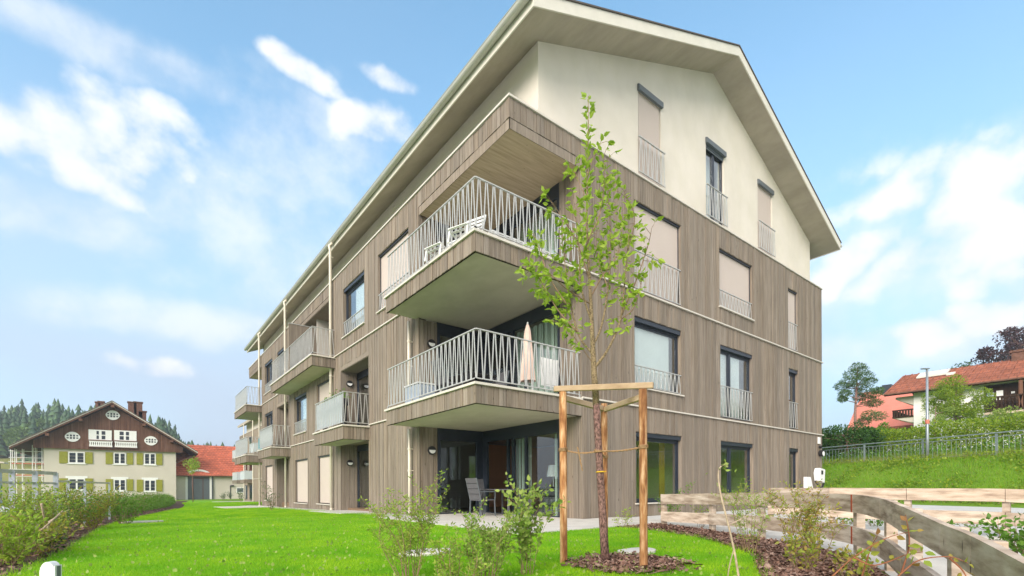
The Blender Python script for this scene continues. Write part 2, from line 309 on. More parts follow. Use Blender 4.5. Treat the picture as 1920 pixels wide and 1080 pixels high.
# ------------------------------------------------------------------ mesh helpers
def tag(o, label=None, cat=None, group=None, kind=None):
    for k, v in (('label', label), ('category', cat), ('group', group), ('kind', kind)):
        if v: o[k] = v
    return o
def empty(name, loc, label=None, cat=None, group=None, rz=0):
    o = bpy.data.objects.new(name, None); o.location = loc; o.rotation_euler.z = rz; o.empty_display_size = .2; COL.objects.link(o)
    return tag(o, label, cat, group)
def base(o):                                          # world origin shared by a thing and all its parts
    while o.parent: o = o.parent
    return o
class MB:
    def __init__(s): s.v = []; s.f = []
    def add(s, vs, fs):
        k = len(s.v); s.v += [tuple(p) for p in vs]; s.f += [tuple(i+k for i in f) for f in fs]; return s
    def box(s, x0, x1, y0, y1, z0, z1):
        x0, x1 = min(x0, x1), max(x0, x1); y0, y1 = min(y0, y1), max(y0, y1); z0, z1 = min(z0, z1), max(z0, z1)
        return s.add([(x0, y0, z0), (x1, y0, z0), (x1, y1, z0), (x0, y1, z0), (x0, y0, z1), (x1, y0, z1), (x1, y1, z1), (x0, y1, z1)],
                     [(0, 3, 2, 1), (4, 5, 6, 7), (0, 1, 5, 4), (1, 2, 6, 5), (2, 3, 7, 6), (3, 0, 4, 7)])
    def bar(s, a, b, w, h, up=(0, 0, 1)):             # rectangular bar from a to b, w sideways, h along up
        a, b = Vector(a), Vector(b); d = (b-a).normalized(); u = Vector(up)
        x = d.cross(u); x = x.normalized() if x.length > 1e-6 else Vector((1, 0, 0)); y = x.cross(d).normalized()
        q = []
        for p in (a, b): q += [p-x*w/2-y*h/2, p+x*w/2-y*h/2, p+x*w/2+y*h/2, p-x*w/2+y*h/2]
        return s.add(q, [(0, 1, 2, 3), (7, 6, 5, 4), (0, 4, 5, 1), (1, 5, 6, 2), (2, 6, 7, 3), (3, 7, 4, 0)])
    def tube(s, pts, rad, n=6, cap=True):
        pts = [Vector(p) for p in pts]; k = len(s.v); rr = rad if isinstance(rad, (list, tuple)) else [rad]*len(pts)
        prev = None
        for i, p in enumerate(pts):
            d = (pts[min(i+1, len(pts)-1)]-pts[max(i-1, 0)]); d = d.normalized() if d.length > 1e-9 else Vector((0, 0, 1))
            r = prev if prev is not None else Vector((1, 0, 0)) if abs(d.x) < .9 else Vector((0, 1, 0))
            x = d.cross(r); x = x.normalized() if x.length > 1e-6 else d.orthogonal().normalized(); y = d.cross(x); prev = -y if False else r
            for j in range(n):
                a = 2*PI*j/n; s.v.append(tuple(p + (x*math.cos(a)+y*math.sin(a))*rr[i]))
        for i in range(len(pts)-1):
            for j in range(n):
                a, b = k+i*n+j, k+i*n+(j+1) % n; s.f.append((a, b, b+n, a+n))
        if cap: s.f.append(tuple(k+j for j in range(n))[::-1]); s.f.append(tuple(k+(len(pts)-1)*n+j for j in range(n)))
        return s
    def prism(s, poly, ax, a0, a1):                   # poly in the two other axes, extruded along axis ax from a0 to a1
        def P(p, a): return {0: (a, p[0], p[1]), 1: (p[0], a, p[1]), 2: (p[0], p[1], a)}[ax]
        n = len(poly)
        return s.add([P(p, a0) for p in poly]+[P(p, a1) for p in poly], [tuple(range(n)), tuple(range(2*n-1, n-1, -1))]+[(i, i+n, (i+1) % n+n, (i+1) % n) for i in range(n)])
    def build(s, name, mat, parent=None, smooth=False, kind=None, label=None, bevel=0):
        me = bpy.data.meshes.new(name); off = base(parent).location if parent else Vector((0, 0, 0))
        inv = Matrix.Rotation(-base(parent).rotation_euler.z, 3, 'Z') if parent else None
        if parent: vs = [inv @ (Vector(p)-off) for p in s.v]
        else: vs = s.v
        me.from_pydata(vs, [], s.f)
        bm = bmesh.new(); bm.from_mesh(me); bmesh.ops.recalc_face_normals(bm, faces=bm.faces)
        if bevel: bmesh.ops.bevel(bm, geom=bm.edges[:], offset=bevel, segments=1, affect='EDGES', clamp_overlap=True)
        bm.to_mesh(me); bm.free()
        if smooth: me.polygons.foreach_set('use_smooth', [True]*len(me.polygons))
        me.materials.append(MAT[mat]); o = bpy.data.objects.new(name, me); COL.objects.link(o)
        if parent: o.parent = parent
        return tag(o, label, None, None, kind)
def fast_mesh(name, V, Fa, mat, parent=None, kind=None):   # V (n,3) array, Fa (m,k) array of faces, all of k corners
    me = bpy.data.meshes.new(name); V = np.asarray(V, np.float32); Fa = np.asarray(Fa, np.int32)
    if parent is not None: V = V-np.array(base(parent).location, np.float32)
    k = Fa.shape[1]
    me.vertices.add(len(V)); me.vertices.foreach_set('co', V.ravel()); me.loops.add(Fa.size); me.loops.foreach_set('vertex_index', Fa.ravel())
    me.polygons.add(len(Fa)); me.polygons.foreach_set('loop_start', np.arange(0, Fa.size, k, dtype=np.int32)); me.polygons.foreach_set('loop_total', np.full(len(Fa), k, np.int32))
    me.update(); me.materials.append(MAT[mat]); o = bpy.data.objects.new(name, me); COL.objects.link(o)
    if parent is not None: o.parent = parent
    return tag(o, kind=kind)
LEAF_V = np.array([(0, 0, 0), (.5, .30, .05), (.42, .62, .04), (0, 1, -.12), (-.42, .62, .04), (-.5, .30, .05)], np.float32)   # a pointed oval folded along its rib
LEAF_V[:, 0] *= 1
LEAF_F = np.array([(0, 1, 2, 3), (0, 3, 4, 5)])
def leaf_arrays(P, D, size, wid=.5, rng=NR):
    P = np.asarray(P, float); D = np.asarray(D, float); n = len(P)
    D = D/np.maximum(np.linalg.norm(D, axis=1, keepdims=True), 1e-6)
    r = rng.normal(size=(n, 3)); X = np.cross(D, r); X /= np.maximum(np.linalg.norm(X, axis=1, keepdims=True), 1e-6); Z = np.cross(X, D)
    sz = (size*rng.uniform(.6, 1.2, n))[:, None, None] if np.isscalar(size) else np.asarray(size)[:, None, None]
    V = P[:, None, :] + sz*(X[:, None, :]*LEAF_V[None, :, 0:1]*wid + D[:, None, :]*LEAF_V[None, :, 1:2] + Z[:, None, :]*LEAF_V[None, :, 2:3])
    Fa = (LEAF_F[None]+(np.arange(n)*6)[:, None, None]).reshape(-1, 4)
    return V.reshape(-1, 3), Fa
def leaves(name, P, D, size, mat, parent, wid=.5, kind='stuff'):
    V, Fa = leaf_arrays(P, D, size, wid); return fast_mesh(name, V, Fa, mat, parent, kind)
def rdir(n, up=.3):
    d = NR.normal(size=(n, 3)); d[:, 2] += up; return d
# ------------------------------------------------------------------ ground
def sstep(t): t = min(1, max(0, t)); return t*t*(3-2*t)
def bank_d(x, y): return (x-24)*.937-(y+5.3)*.347
def gz(x, y):
    z = -.015*max(0, min(y, 70)-4)
    d = bank_d(x, y)
    if d > -5: z = z*(1-sstep((d+5)/3)) + 2.05*sstep((d+5)/4.6) + .085*max(0, min(d, 60))
    return z
def hill_h(x, y):                                     # wooded rise behind the farmhouse
    rx, ry = x-CAM.x, y-CAM.y; s = rx*FW.x+ry*FW.y; l = rx*RT.x+ry*RT.y
    if s < 90: return -1e9
    px = 960+F*l/s
    top = 24 if px < 80 else 24-18*sstep((px-80)/420)
    return -1+top*sstep((s-95)/150)
def rng_(a, b, st): return list(np.arange(a, b, st))
xs = sorted(set([round(v, 3) for v in rng_(-900, -60, 60)+rng_(-60, -12, 6)+rng_(-12, 14, 2)+rng_(14, 34, .6)+rng_(34, 60, 3)+rng_(60, 901, 60)]))
ys = sorted(set([round(v, 3) for v in rng_(-400, -40, 40)+rng_(-40, -16, 4)+rng_(-16, 4, 1)+rng_(4, 20, 1)+rng_(20, 70, 5)+rng_(70, 1201, 50)]))
V = [(x, y, gz(x, y)) for y in ys for x in xs]; nx = len(xs)
g = MB(); g.v = V; g.f = [(j*nx+i, j*nx+i+1, (j+1)*nx+i+1, (j+1)*nx+i) for j in range(len(ys)-1) for i in range(nx-1)]
tag(g.build('ground', 'meadow', smooth=True), kind='structure')
def sheet(name, poly, mat, h, kind='structure', thick=0):
    bm = bmesh.new(); f = bm.faces.new([bm.verts.new((x, y, 0)) for x, y in poly])
    for k in (4, 70): bmesh.ops.bisect_plane(bm, geom=bm.verts[:]+bm.edges[:]+bm.faces[:], plane_co=(0, k, 0), plane_no=(0, 1, 0))
    bmesh.ops.triangulate(bm, faces=bm.faces[:])
    for v in bm.verts: v.co.z = gz(v.co.x, v.co.y)+h
    bmesh.ops.recalc_face_normals(bm, faces=bm.faces[:])
    if bm.faces[:] and bm.faces[:][0].normal.z < 0: bmesh.ops.reverse_faces(bm, faces=bm.faces[:])
    if thick:
        r = bmesh.ops.extrude_face_region(bm, geom=bm.faces[:]); 
        for v in [e for e in r['geom'] if isinstance(e, bmesh.types.BMVert)]: v.co.z -= thick
        bmesh.ops.recalc_face_normals(bm, faces=bm.faces[:])
    me = bpy.data.meshes.new(name); bm.to_mesh(me); bm.free(); me.materials.append(MAT[mat])
    o = bpy.data.objects.new(name, me); COL.objects.link(o); return tag(o, kind=kind)
def smooth_line(pts, n=6):
    out = []
    P = [np.array(p, float) for p in pts]; P = [2*P[0]-P[1]]+P+[2*P[-1]-P[-2]]
    for i in range(1, len(P)-2):
        for k in range(n):
            t = k/n; a, b, c, d = P[i-1:i+3]
            out.append(tuple(.5*((2*b)+(-a+c)*t+(2*a-5*b+4*c-d)*t*t+(-a+3*b-3*c+d)*t**3)))
    return out+[tuple(P[-2])]
LAWN_L = smooth_line([(-7.9, -7), (-7.5, -3.5), (-7.1, -.6), (-6.95, 2.5), (-6.8, 6), (-6.35, 10.5), (-5.6, 15.6), (-4.6, 23), (-3.9, 29.5), (-3.0, 42), (-2.0, 60), (0, 78)], 4)
LAWN_R = smooth_line([(-4.2, -7.6), (-2.9, -6.75), (-1.77, -6.05), (-.85, -5.55), (-.28, -5.0), (.45, -4.1), (.9, -3.1), (1.1, -2.2), (1.0, -1.93)], 4)
LAWN = LAWN_L+[(4, 78), (4, 45), (-.3, 31), (-.35, 4.6), (-1.3, 4.4), (-1.3, -1.9)]+LAWN_R[::-1]
sheet('lawn', LAWN, 'lawn', .02)
sheet('soil', [(x-(2.6 if y > 0 else 3.2), y) for x, y in LAWN_L][::-1]+[(x+.12, y) for x, y in LAWN_L], 'soil', .008)
NEAR_F = [(2.28, -2.16, .65), (1.86, -3.47, .68), (1.23, -4.63, .71), (.72, -5.5, .71), (.05, -6.25, .71), (-.8, -6.75, .69), (-1.6, -7.1, .65), (-2.35, -7.48, .57), (-2.98, -7.72, .55), (-3.9, -8.05, .50)]
FAR_F = [(4.55, -3.3, .77), (4.25, -4.58, .77), (4.07, -5.81, .76), (4.11, -7.0, .75), (3.94, -7.75, .70), (3.4, -8.7, .62)]
sheet('paving', [(2.0, -.02), (2.0, -14), (14.9, -14), (20.1, 0), (24.0, 10.5), (17, 10.5), (17, -.02)], 'paving', .004)
sheet('path', [(p[0], p[1]) for p in NEAR_F]+[(-3.2, -9.6), (3.0, -9.6)]+[(p[0], p[1]) for p in FAR_F[::-1]]+[(4.7, -1.8), (2.6, -1.7)], 'concrete', .012)
sheet('mulch_bed', LAWN_R+[(2.7, -1.93), (2.4, -2.2)]+[(p[0]-.03, p[1]+.02) for p in NEAR_F[1:]], 'mulch', .016)
sheet('bounce_paving', [(-40, -9.7), (3.0, -9.7), (3.0, -14.2), (16, -14.2), (16, -40), (-40, -40)], 'paving', .006)  # unseen paving behind the camera, added to bounce neutral light onto the gable
sheet('street', [(-11.8, -9.6), (-11.8, 60), (-30, 60), (-30, -9.6)], 'paving', .006)
sheet('terrace', [(-1.3, -1.9), (3.4, -1.9), (3.4, -.02), (2.18, -.02), (2.18, 4.25), (.0, 4.25), (-1.3, 4.4)], 'concrete', .035, thick=.1)
sheet('gravel_strip', [(-.75, 4.45), (-.02, 4.3), (-.02, 30), (-.7, 30)], 'gravel', .03)
sheet('entrance_slab', [(-1.1, 7.6), (.7, 7.9), (.7, 10.9), (-1.1, 11.3)], 'concrete', .045, thick=.06)
sheet('patio_slab', [(-2.6, 21.0), (-.05, 21.0), (-.05, 26), (-2.6, 26)], 'concrete', .05, thick=.08)
sheet('far_patio', [(1.6, 60), (5.4, 60), (5.4, 66), (1.6, 66)], 'concrete', .05, thick=.08)
for k, (x, y, r, lab) in enumerate([(-3.63, -3.0, .36, 'pale flat stepping stone in the lawn behind the feathery shrub'), (-1.62, -4.55, .3, 'pale stepping stone in the lawn behind the right tree stake'), (-6.2, 6.95, .42, 'grey flat slab at the left lawn edge by the soil strip')]):
    b = MB(); n = 11; a0 = RND.random()*6
    ring = [(x+r*math.cos(2*PI*i/n+a0)*RND.uniform(.85, 1.1), y+r*.62*math.sin(2*PI*i/n+a0)*RND.uniform(.85, 1.1)) for i in range(n)]
    b.prism(ring, 2, gz(x, y)-.02, gz(x, y)+.055); tag(b.build('stepping_stone', 'concrete', bevel=.008), lab, 'stone')
# ------------------------------------------------------------------ apartment building
APT = empty('apartment_building', (0, 0, 0), 'large modern timber clad apartment block with cream plaster gable and corner balconies', 'building')
BX, BL, NX, NY = 16.85, 30.0, 2.18, 4.25              # width, length, corner notch
Z1, Z2, Z3 = 2.98, 6.07, 9.24                         # drip bands between the storeys, parapet cap
RG = -.35
def bx(mb, pl, c, u0, u1, d0, d1, z0, z1):
    if pl == 'G': mb.box(u0, u1, c+d0, c+d1, z0, z1)
    else: mb.box(c+d0, c+d1, u0, u1, z0, z1)
    return mb
def panel(mb, pl, c, d0, d1, u0, u1, z0, z1, ops):
    us = sorted({u0, u1}|{u for o in ops for u in o[:2] if u0 < u < u1})
    for a, b in zip(us, us[1:]):
        m = (a+b)/2; cut = sorted((max(z0, o[2]), min(z1, o[3])) for o in ops if o[0] < m < o[1] and o[3] > z0 and o[2] < z1)
        z = z0
        for p, q in cut:
            if p > z+.001: bx(mb, pl, c, a, b, d0, d1, z, p)
            z = max(z, q)
        if z < z1-.001: bx(mb, pl, c, a, b, d0, d1, z, z1)
BOARDS = []
def boards(pl, c, u0, u1, z0, z1, ops=(), wmin=.09, wmax=.185):
    es = {u0, u1}|{u for o in ops for u in o[:2] if u0 < u < u1 and o[3] > z0 and o[2] < z1}
    es = sorted(es); seq = []
    for a, b in zip(es, es[1:]):
        u = a
        while u < b-.001:
            wd = RND.choice((wmin, wmin*1.25, (wmin+wmax)/2, wmax)); e = u+wd
            if b-e < wmin*.8: e = b
            seq.append((u, min(e, b))); u = e
    for a, b in seq:
        m = (a+b)/2; cut = sorted((max(z0, o[2]), min(z1, o[3])) for o in ops if o[0] < m < o[1] and o[3] > z0 and o[2] < z1)
        z = z0; segs = []
        for p, q in cut:
            if p > z+.01: segs.append((z, p))
            z = max(z, q)
        if z < z1-.01: segs.append((z, z1))
        for p, q in segs: BOARDS.append((pl, c, a+.0045, b-.0045, p, q, RND.choice((0, .004, .009, .014))))
# openings: gable (u = X) and left front (u = Y)
GW = [  # u0,u1,z0,z1,style,rail top
    (4.21, 6.41, 6.12, 8.52, 'shut', 7.18), (8.55, 10.74, 6.62, 8.52, 'shut', 7.18), (13.59, 14.47, 6.12, 8.49, 'shut', 7.18),
    (4.21, 6.41, 3.50, 5.41, 'single', 4.08), (8.57, 10.76, 3.04, 5.41, 'double', 4.08), (13.63, 14.50, 3.04, 5.39, 'narrow', 4.08),
    (4.25, 6.41, .37, 2.30, 'single0', None), (8.58, 10.78, .30, 2.29, 'double0', None), (13.62, 14.51, .30, 2.29, 'narrow', None)]
LW = [
    (4.88, 7.14, 6.60, 8.48, 'shut', 7.16), (8.36, 10.55, 6.60, 8.47, 'side', 7.16), (19.7, 21.5, 6.12, 8.45, 'dark', None), (22.7, 24.85, 6.60, 8.45, 'dark', 7.16),
    (11.85, 14.0, 3.04, 5.36, 'shut', None), (15.62, 17.82, 3.50, 5.38, 'side', 4.08), (22.7, 24.85, 3.5, 5.38, 'dark', 4.08),
    (11.85, 13.95, .14, 2.22, 'shut', None), (15.48, 17.74, .10, 2.22, 'shut', None), (22.8, 24.8, .1, 2.2, 'shut', None)]
LOG = [(8.0, 10.87, RG, 5.54), (11.97, 18.3, Z2, 8.76), (19.0, 21.65, RG, 5.54)]       # loggias cut into the left front
gops = [o[:4] for o in GW]; lops = [o[:4] for o in LW]+LOG
# structural walls and floors
core = MB()
panel(core, 'G', 0, .034, .26, NX+.036, BX-.03, RG, 9.2, gops)
panel(core, 'L', 0, .034, .26, NY+.036, BL-NY, RG, 9.2, lops)
core.box(BX-.26, BX-.03, .26, BL-.26, RG, 9.2); core.box(NX, BX-.03, BL-.26, BL, RG, 9.2)
core.box(.26, NX, BL-NY-.2, BL-NY, RG, 8.5)           # far notch back wall
core.box(NX, NX+.2, BL-NY, BL-.26, RG, 8.5)
core.build('wall', 'dark_gap', APT)
fl = MB()
for za, zb in ((2.56, 2.9), (5.62, 5.99), (8.60, 9.15)):
    fl.box(NX+.05, BX-.27, .27, BL-.27, za, zb); fl.box(.27, NX+.05, NY+.05, BL-NY-.21, za, zb)
fl.build('floor_slab', 'interior', APT)
gf = MB(); gf.box(NX+.05, BX-.27, .27, BL-.27, -.3, .03); gf.box(.27, NX+.05, NY+.05, BL-NY-.21, -.3, .03); gf.build('ground_floor', 'interior_floor', APT)
it = MB()                                             # inner partitions behind the windows
it.box(7.5, 7.6, .27, 9, 0, 8.6); it.box(12.2, 12.3, .27, 9, 0, 8.6); it.box(NX+.3, BX-.3, 7.7, 7.8, 0, 8.6); it.box(4.6, 4.7, 7.8, BL-1, 0, 8.6)
for y in (7.75, 11.3, 14.8, 18.6, 22.2): it.box(.27, 4.6, y, y+.08, 0, 8.6)
it.build('inner_wall', 'interior', APT)
# parapet storey top, notch ceilings
tp = MB(); tp.box(.04, BX-.04, .04, BL-.04, 9.16, 9.2); tp.build('parapet_deck', 'roofing', APT)
for (y0, y1) in ((0, NY), (BL-NY, BL)):
    b = MB(); b.box(.035, NX+.04, max(y0, .035), y1-.0, 8.56, 9.15); b.build('loggia_ceiling', 'ceiling_wood', APT)
    b = MB(); b.box(.02, .034, y0+.02, y1-.02, 8.53, 8.755); b.box(.02, NX, (y0+.02 if y0 == 0 else y1-.034), (y0+.034 if y0 == 0 else y1-.02), 8.53, 8.755); b.build('ceiling_trim', 'cladding', APT)
# cladding
boards('G', 0, NX, BX, -.02, Z1-.03, gops); boards('G', 0, NX, BX, Z1+.02, Z2-.03, gops); boards('G', 0, NX, BX, Z2+.02, Z3-.05, gops)
boards('G', 0, .03, NX, 8.76, Z3-.05)
for a, b in ((RG, Z1-.03), (Z1+.02, Z2-.03), (Z2+.02, Z3-.05)): boards('L', 0, NY, BL-NY, a, b, lops)
boards('L', 0, .0, NY, 8.76, Z3-.05); boards('L', 0, BL-NY, BL, 8.76, Z3-.05)
for a, b in ((-.02, 2.54), (Z1+.02, 5.6), (Z2+.02, 8.55)):
    boards('G', NY, 0.04, .60, a, b); boards('L', NX, 0.035, .77, a, b)
    boards('L', NX, BL-NY, BL, a-.3 if a < 0 else a, b)
# drip bands
tr = MB()
for z in (Z1, Z2):
    tr.box(NX, BX+.05, -.045, .02, z-.025, z+.012); tr.box(-.045, .02, NY+.3 if z < 3 else NY+.3, 7.85 if z < 3 else BL-NY, z-.025, z+.012)
tr.box(-.045, .02, 11.3, 18.5, Z1-.025, Z1+.012); tr.box(-.045, .02, 22.0, 25.6, Z1-.025, Z1+.012)
tr.box(-.03, BX+.03, -.03, .12, Z3-.045, Z3); tr.box(-.03, .12, .12, BL, Z3-.045, Z3)
tr.build('drip_band', 'metal_trim', APT)
# side loggias: far wall, ceiling, dark glazing at the back
for i, (y0, y1, z0, z1) in enumerate(LOG):
    dep = 2.0 if i == 1 else .65
    lv = [(Z2, 8.55)] if i == 1 else [(RG, 2.5), (Z1, 5.36)]
    for za, zb in lv:
        boards('G', y1-.04, .03, dep, za+.02, zb, wmin=.13, wmax=.3)
        c = MB(); c.box(.03, dep+.1, y0, y1, zb, zb+.16); c.box(.012, .03, y0, y1, zb+.02, zb+.19); c.build('loggia_ceiling', 'cladding', APT)
        n = MB(); n.box(0.27, dep, y0-.1, y0-.01, za, zb); n.build('loggia_side', 'cladding', APT)
        d = MB(); d.box(dep, dep+.06, y0, y1-.04, zb-.25, zb); d.box(dep, dep+.06, y0, y0+.1, za, zb); d.box(dep, dep+.06, y1-.14, y1-.04, za, zb); d.box(dep, dep+.06, (y0+y1)/2-.05, (y0+y1)/2+.05, za, zb-.25)
        dr = d.build('terrace_door', 'anthracite', APT); p = MB(); p.box(dep+.02, dep+.035, y0+.05, y1-.09, za, zb-.2); p.build('pane', 'glass', dr)
        f = MB(); f.box(.03, dep+.06, y0, y1-.04, za-.1 if za > 0 else za-.05, za); f.build('loggia_floor', 'concrete', APT)
dv = MB(); dv.box(-.88, .75, 15.05, 15.12, Z2+.02, 8.2); do = dv.build('privacy_screen', 'cladding', APT)
dv = MB(); dv.box(-.9, .75, 15.03, 15.14, 8.2, 8.23); dv.build('screen_cap', 'railing', do)
# windows
def window(pl, c, u0, u1, z0, z1, style, par=APT):
    f = MB(); t = .062
    if style == 'shut':
        for a, b in ((u0, u0+.04), (u1-.04, u1)): bx(f, pl, c, a, b, .09, .16, z0, z1)
        bx(f, pl, c, u0+.04, u1-.04, .05, .16, z1-.06, z1)
        wo = f.build('window', 'anthracite', par)
        s = MB(); bx(s, pl, c, u0+.04, u1-.04, .11, .125, z0+.03, z1-.06); s.build('roller_shutter', 'shutter', wo)
    else:
        mull = {'double': [.36], 'double0': [.36], 'side': [], 'dark': [.5]}.get(style, [])
        d0, d1 = .13, .20
        bx(f, pl, c, u0, u1, .04, d1, z1-.13, z1)
        for a, b in ((u0, u0+t), (u1-t, u1)): bx(f, pl, c, a, b, d0, d1, z0, z1-.13)
        for a, b in ((z0, z0+t), (z1-.13-t*.8, z1-.131)): bx(f, pl, c, u0+t, u1-t, d0+.004, d1-.004, a, b)
        # inner sash, one step behind the frame
        e = [0]+mull+[1]; U = lambda k: u0+t+(u1-u0-2*t)*k
        for k in mull: bx(f, pl, c, U(k)-.055, U(k)+.055, d0-.004, d1, z0+t, z1-.13-t*.8)
        for a, b in zip(e, e[1:]):
            ua, ub = U(a)+(.056 if a else .001), U(b)-(.056 if b < 1 else .001)
            for p, q in ((ua, ua+.05), (ub-.05, ub)): bx(f, pl, c, p, q, d0+.02, d1-.015, z0+t+.001, z1-.13-t*.8-.001)
            for p, q in ((z0+t+.001, z0+t+.05), (z1-.13-t*.8-.05, z1-.13-t*.8-.001)): bx(f, pl, c, ua+.05, ub-.05, d0+.022, d1-.017, p, q)
        wo = f.build('window', 'anthracite', par)
        for a, b in zip(e, e[1:]):
            g = MB(); bx(g, pl, c, U(a)+.02, U(b)-.02, .168, .176, z0+t, z1-.14-t*.8); g.build('pane', 'glass', wo)
        if style == 'side':                           # pale blind pulled over the nearer half
            g = MB(); bx(g, pl, c, u0+.07, u0+(u1-u0)*.62, .215, .225, z0+.06, z1-.2); g.build('blind', 'white_curtain', wo)
        if style in ('single', 'double'):
            g = MB(); bx(g, pl, c, u0+.07, u0+(u1-u0)*(.84 if style == 'single' else .74), .215, .22, z0+.05, z1-.12); g.build('blind', 'white_fabric', wo)
        if style in ('single0',):
            g = MB(); bx(g, pl, c, u1-.42, u1-.16, .5, .52, z0+.05, z1-.1); g.build('curtain', 'ochre_cloth', wo)
    r = MB()
    for a, b in ((u0, u0+.014), (u1-.014, u1)): bx(r, pl, c, a, b, .016, .27, z0, z1-.015)
    bx(r, pl, c, u0, u1, .016, .039, z1-.014, z1)
    r.build('reveal', 'cladding', wo)
    if z0 not in (6.12, 3.04) or pl == 'L':
        s = MB(); bx(s, pl, c, u0-.05, u1+.05, -.05, .13, z0-.035, z0); s.build('sill', 'metal_trim', wo)
    return wo
for o in GW: window('G', 0, *o[:5])
for o in LW: window('L', 0, *o[:5])
# corner glazing in the front notch
for za, zb, zh in ((0.0, 2.56, 2.2), (Z1, 5.62, 5.28), (Z2, 8.56, 8.22)):
    f = MB()
    f.box(.60, NX+.06, NY, NY+.08, zh, zb); f.box(NX, NX+.08, .77, NY, zh, zb)
    f.box(.60, .70, NY+.004, NY+.08, za, zh); f.box(NX-.22, NX+.075, NY-.0, NY+.078, za, zh)
    for y in (.77, 2.12, 2.70, 2.94): f.box(NX+.003, NX+.08, y, y+.085, za, zh)
    f.box(NX+.003, NX+.08, 4.02, NY, za, zh)
    f.box(NX+.006, NX+.076, .85, 4.02, za, za+.06); f.box(.70, NX-.22, NY+.006, NY+.07, za, za+.06)
    wo = f.build('corner_window', 'anthracite', APT)
    g = MB(); g.box(.69, NX-.21, NY+.035, NY+.047, za, zh+.01); g.build('pane', 'glass', wo)
    for y0, y1 in ((.84, 2.13), (2.2, 2.71)):
        g = MB(); g.box(NX+.035, NX+.047, y0, y1, za, zh+.01); g.build('pane', 'glass' if za > 3 else 'clear_glass', wo)
    if za > 0: g = MB(); g.box(NX+.035, NX+.047, 3.02, 4.03, za, zh+.01); g.build('pane', 'glass', wo)
    if za > 0:
        cu = MB(); n = 40
        for k in range(n): 
            y = .82+k*.05; cu.box(NX+.25+.03*math.sin(k*1.3), NX+.27+.03*math.sin(k*1.3), y, y+.052, za+.05, zh)
        cu.build('curtain', 'curtain', wo)
    else:
        cu = MB()
        for a, n in ((2.15, 16), (.80, 9)):
            for k in range(n): y = a+k*.04; cu.box(NX+.2+.03*math.sin(k*1.5), NX+.215+.03*math.sin(k*1.5), y, y+.042, .05, 2.2)
        cu.build('curtain', 'curtain', wo)
# room behind the ground floor corner
b = MB(); b.box(4.3, 7.5, 7.5, 7.65, .03, 2.5); b.box(7.35, 7.45, 3.2, 7.5, .03, 2.5); b.build('orange_wall', 'orange_wall', APT)
# attic gable with three windows
AX0, AX1, AY = .92, BX-.92, .11
RIDGE = BX/2; EZ, RZ, EXL = 10.62, 14.12, .1
def soff(x): return EZ+(min(x, BX-x)-EXL)*(RZ-EZ)/(RIDGE-EXL)
PW = [(4.54, 5.58, 9.32, 11.66, 'shut'), (7.95, 9.06, 9.32, 11.70, 'open'), (11.38, 12.50, 9.32, 11.70, 'shut')]
at_ = MB(); us = sorted({AX0, AX1, RIDGE}|{u for p in PW for u in p[:2]})
for a, b in zip(us, us[1:]):
    op = [p for p in PW if p[0] < (a+b)/2 < p[1]]
    segs = [(9.15, None)] if not op else [(9.15, op[0][2]), (op[0][3], None)]
    for za, zb in segs:
        q = [(a, za), (b, za), (b, zb if zb else soff(b)+.02), (a, zb if zb else soff(a)+.02)]
        at_.prism(q, 1, AY, AY+.25)
at_.box(AX0, AX0+.25, AY+.25, BL-AY, 9.15, soff(AX0)+.05); at_.box(AX1-.25, AX1, AY+.25, BL-AY, 9.15, soff(AX0)+.05)
at_.prism([(AX0, 9.15), (AX1, 9.15), (AX1, soff(AX1)), (RIDGE, RZ), (AX0, soff(AX0))], 1, BL-AY-.2, BL-AY)
at_.build('attic_wall', 'plaster', APT)
am = MB(); am.box(2, BX-2, 2.8, 2.9, 9.2, 13); am.build('attic_partition', 'interior', APT)
for u0, u1, z0, z1, st in PW:
    f = MB(); t = .07
    f.box(u0, u0+t, AY+.07, AY+.14, z0, z1); f.box(u1-t, u1, AY+.07, AY+.14, z0, z1); f.box(u0+t, u1-t, AY+.07, AY+.14, z1-.12, z1); f.box(u0+t, u1-t, AY+.07, AY+.14, z0, z0+t)
    if st == 'open': f.box(u0+.48, u0+.60, AY+.06, AY+.13, z0+t, z1-.12)
    wo = f.build('attic_window', 'anthracite', APT)
    h = MB(); h.prism([(AY-.075, z1-.03), (AY-.004, z1-.03), (AY-.004, z1+.15), (AY-.03, z1+.15), (AY-.075, z1+.12)], 0, u0-.03, u1+.03); h.build('shutter_box', 'box_grey', wo)
    s = MB(); s.box(u0+.05, u1-.05, AY+.03, AY+.045, z0+.02, z1+.0) if st == 'shut' else s.box(u0+t, u1-t, AY+.10, AY+.11, z0+t, z1-.12)
    s.build('roller_shutter' if st == 'shut' else 'pane', 'shutter' if st == 'shut' else 'glass', wo)
    if st == 'open':
        for k in range(3):
            s = MB(); s.box(u0+.02, u1-.02, AY-.0-.0+.012*k, AY+.02+.012*k, z1-.05-.05*k, z1-.01-.05*k); s.build('shutter_slat', 'box_grey', wo)
        c = MB(); c.box(u0+.1, u1-.1, AY+.34, AY+.35, z0, z1); c.build('curtain', 'white_curtain', wo)
    s = MB(); s.box(u0-.05, u1+.05, AY-.06, AY+.07, z0-.03, z0); s.build('sill', 'metal_trim', wo)
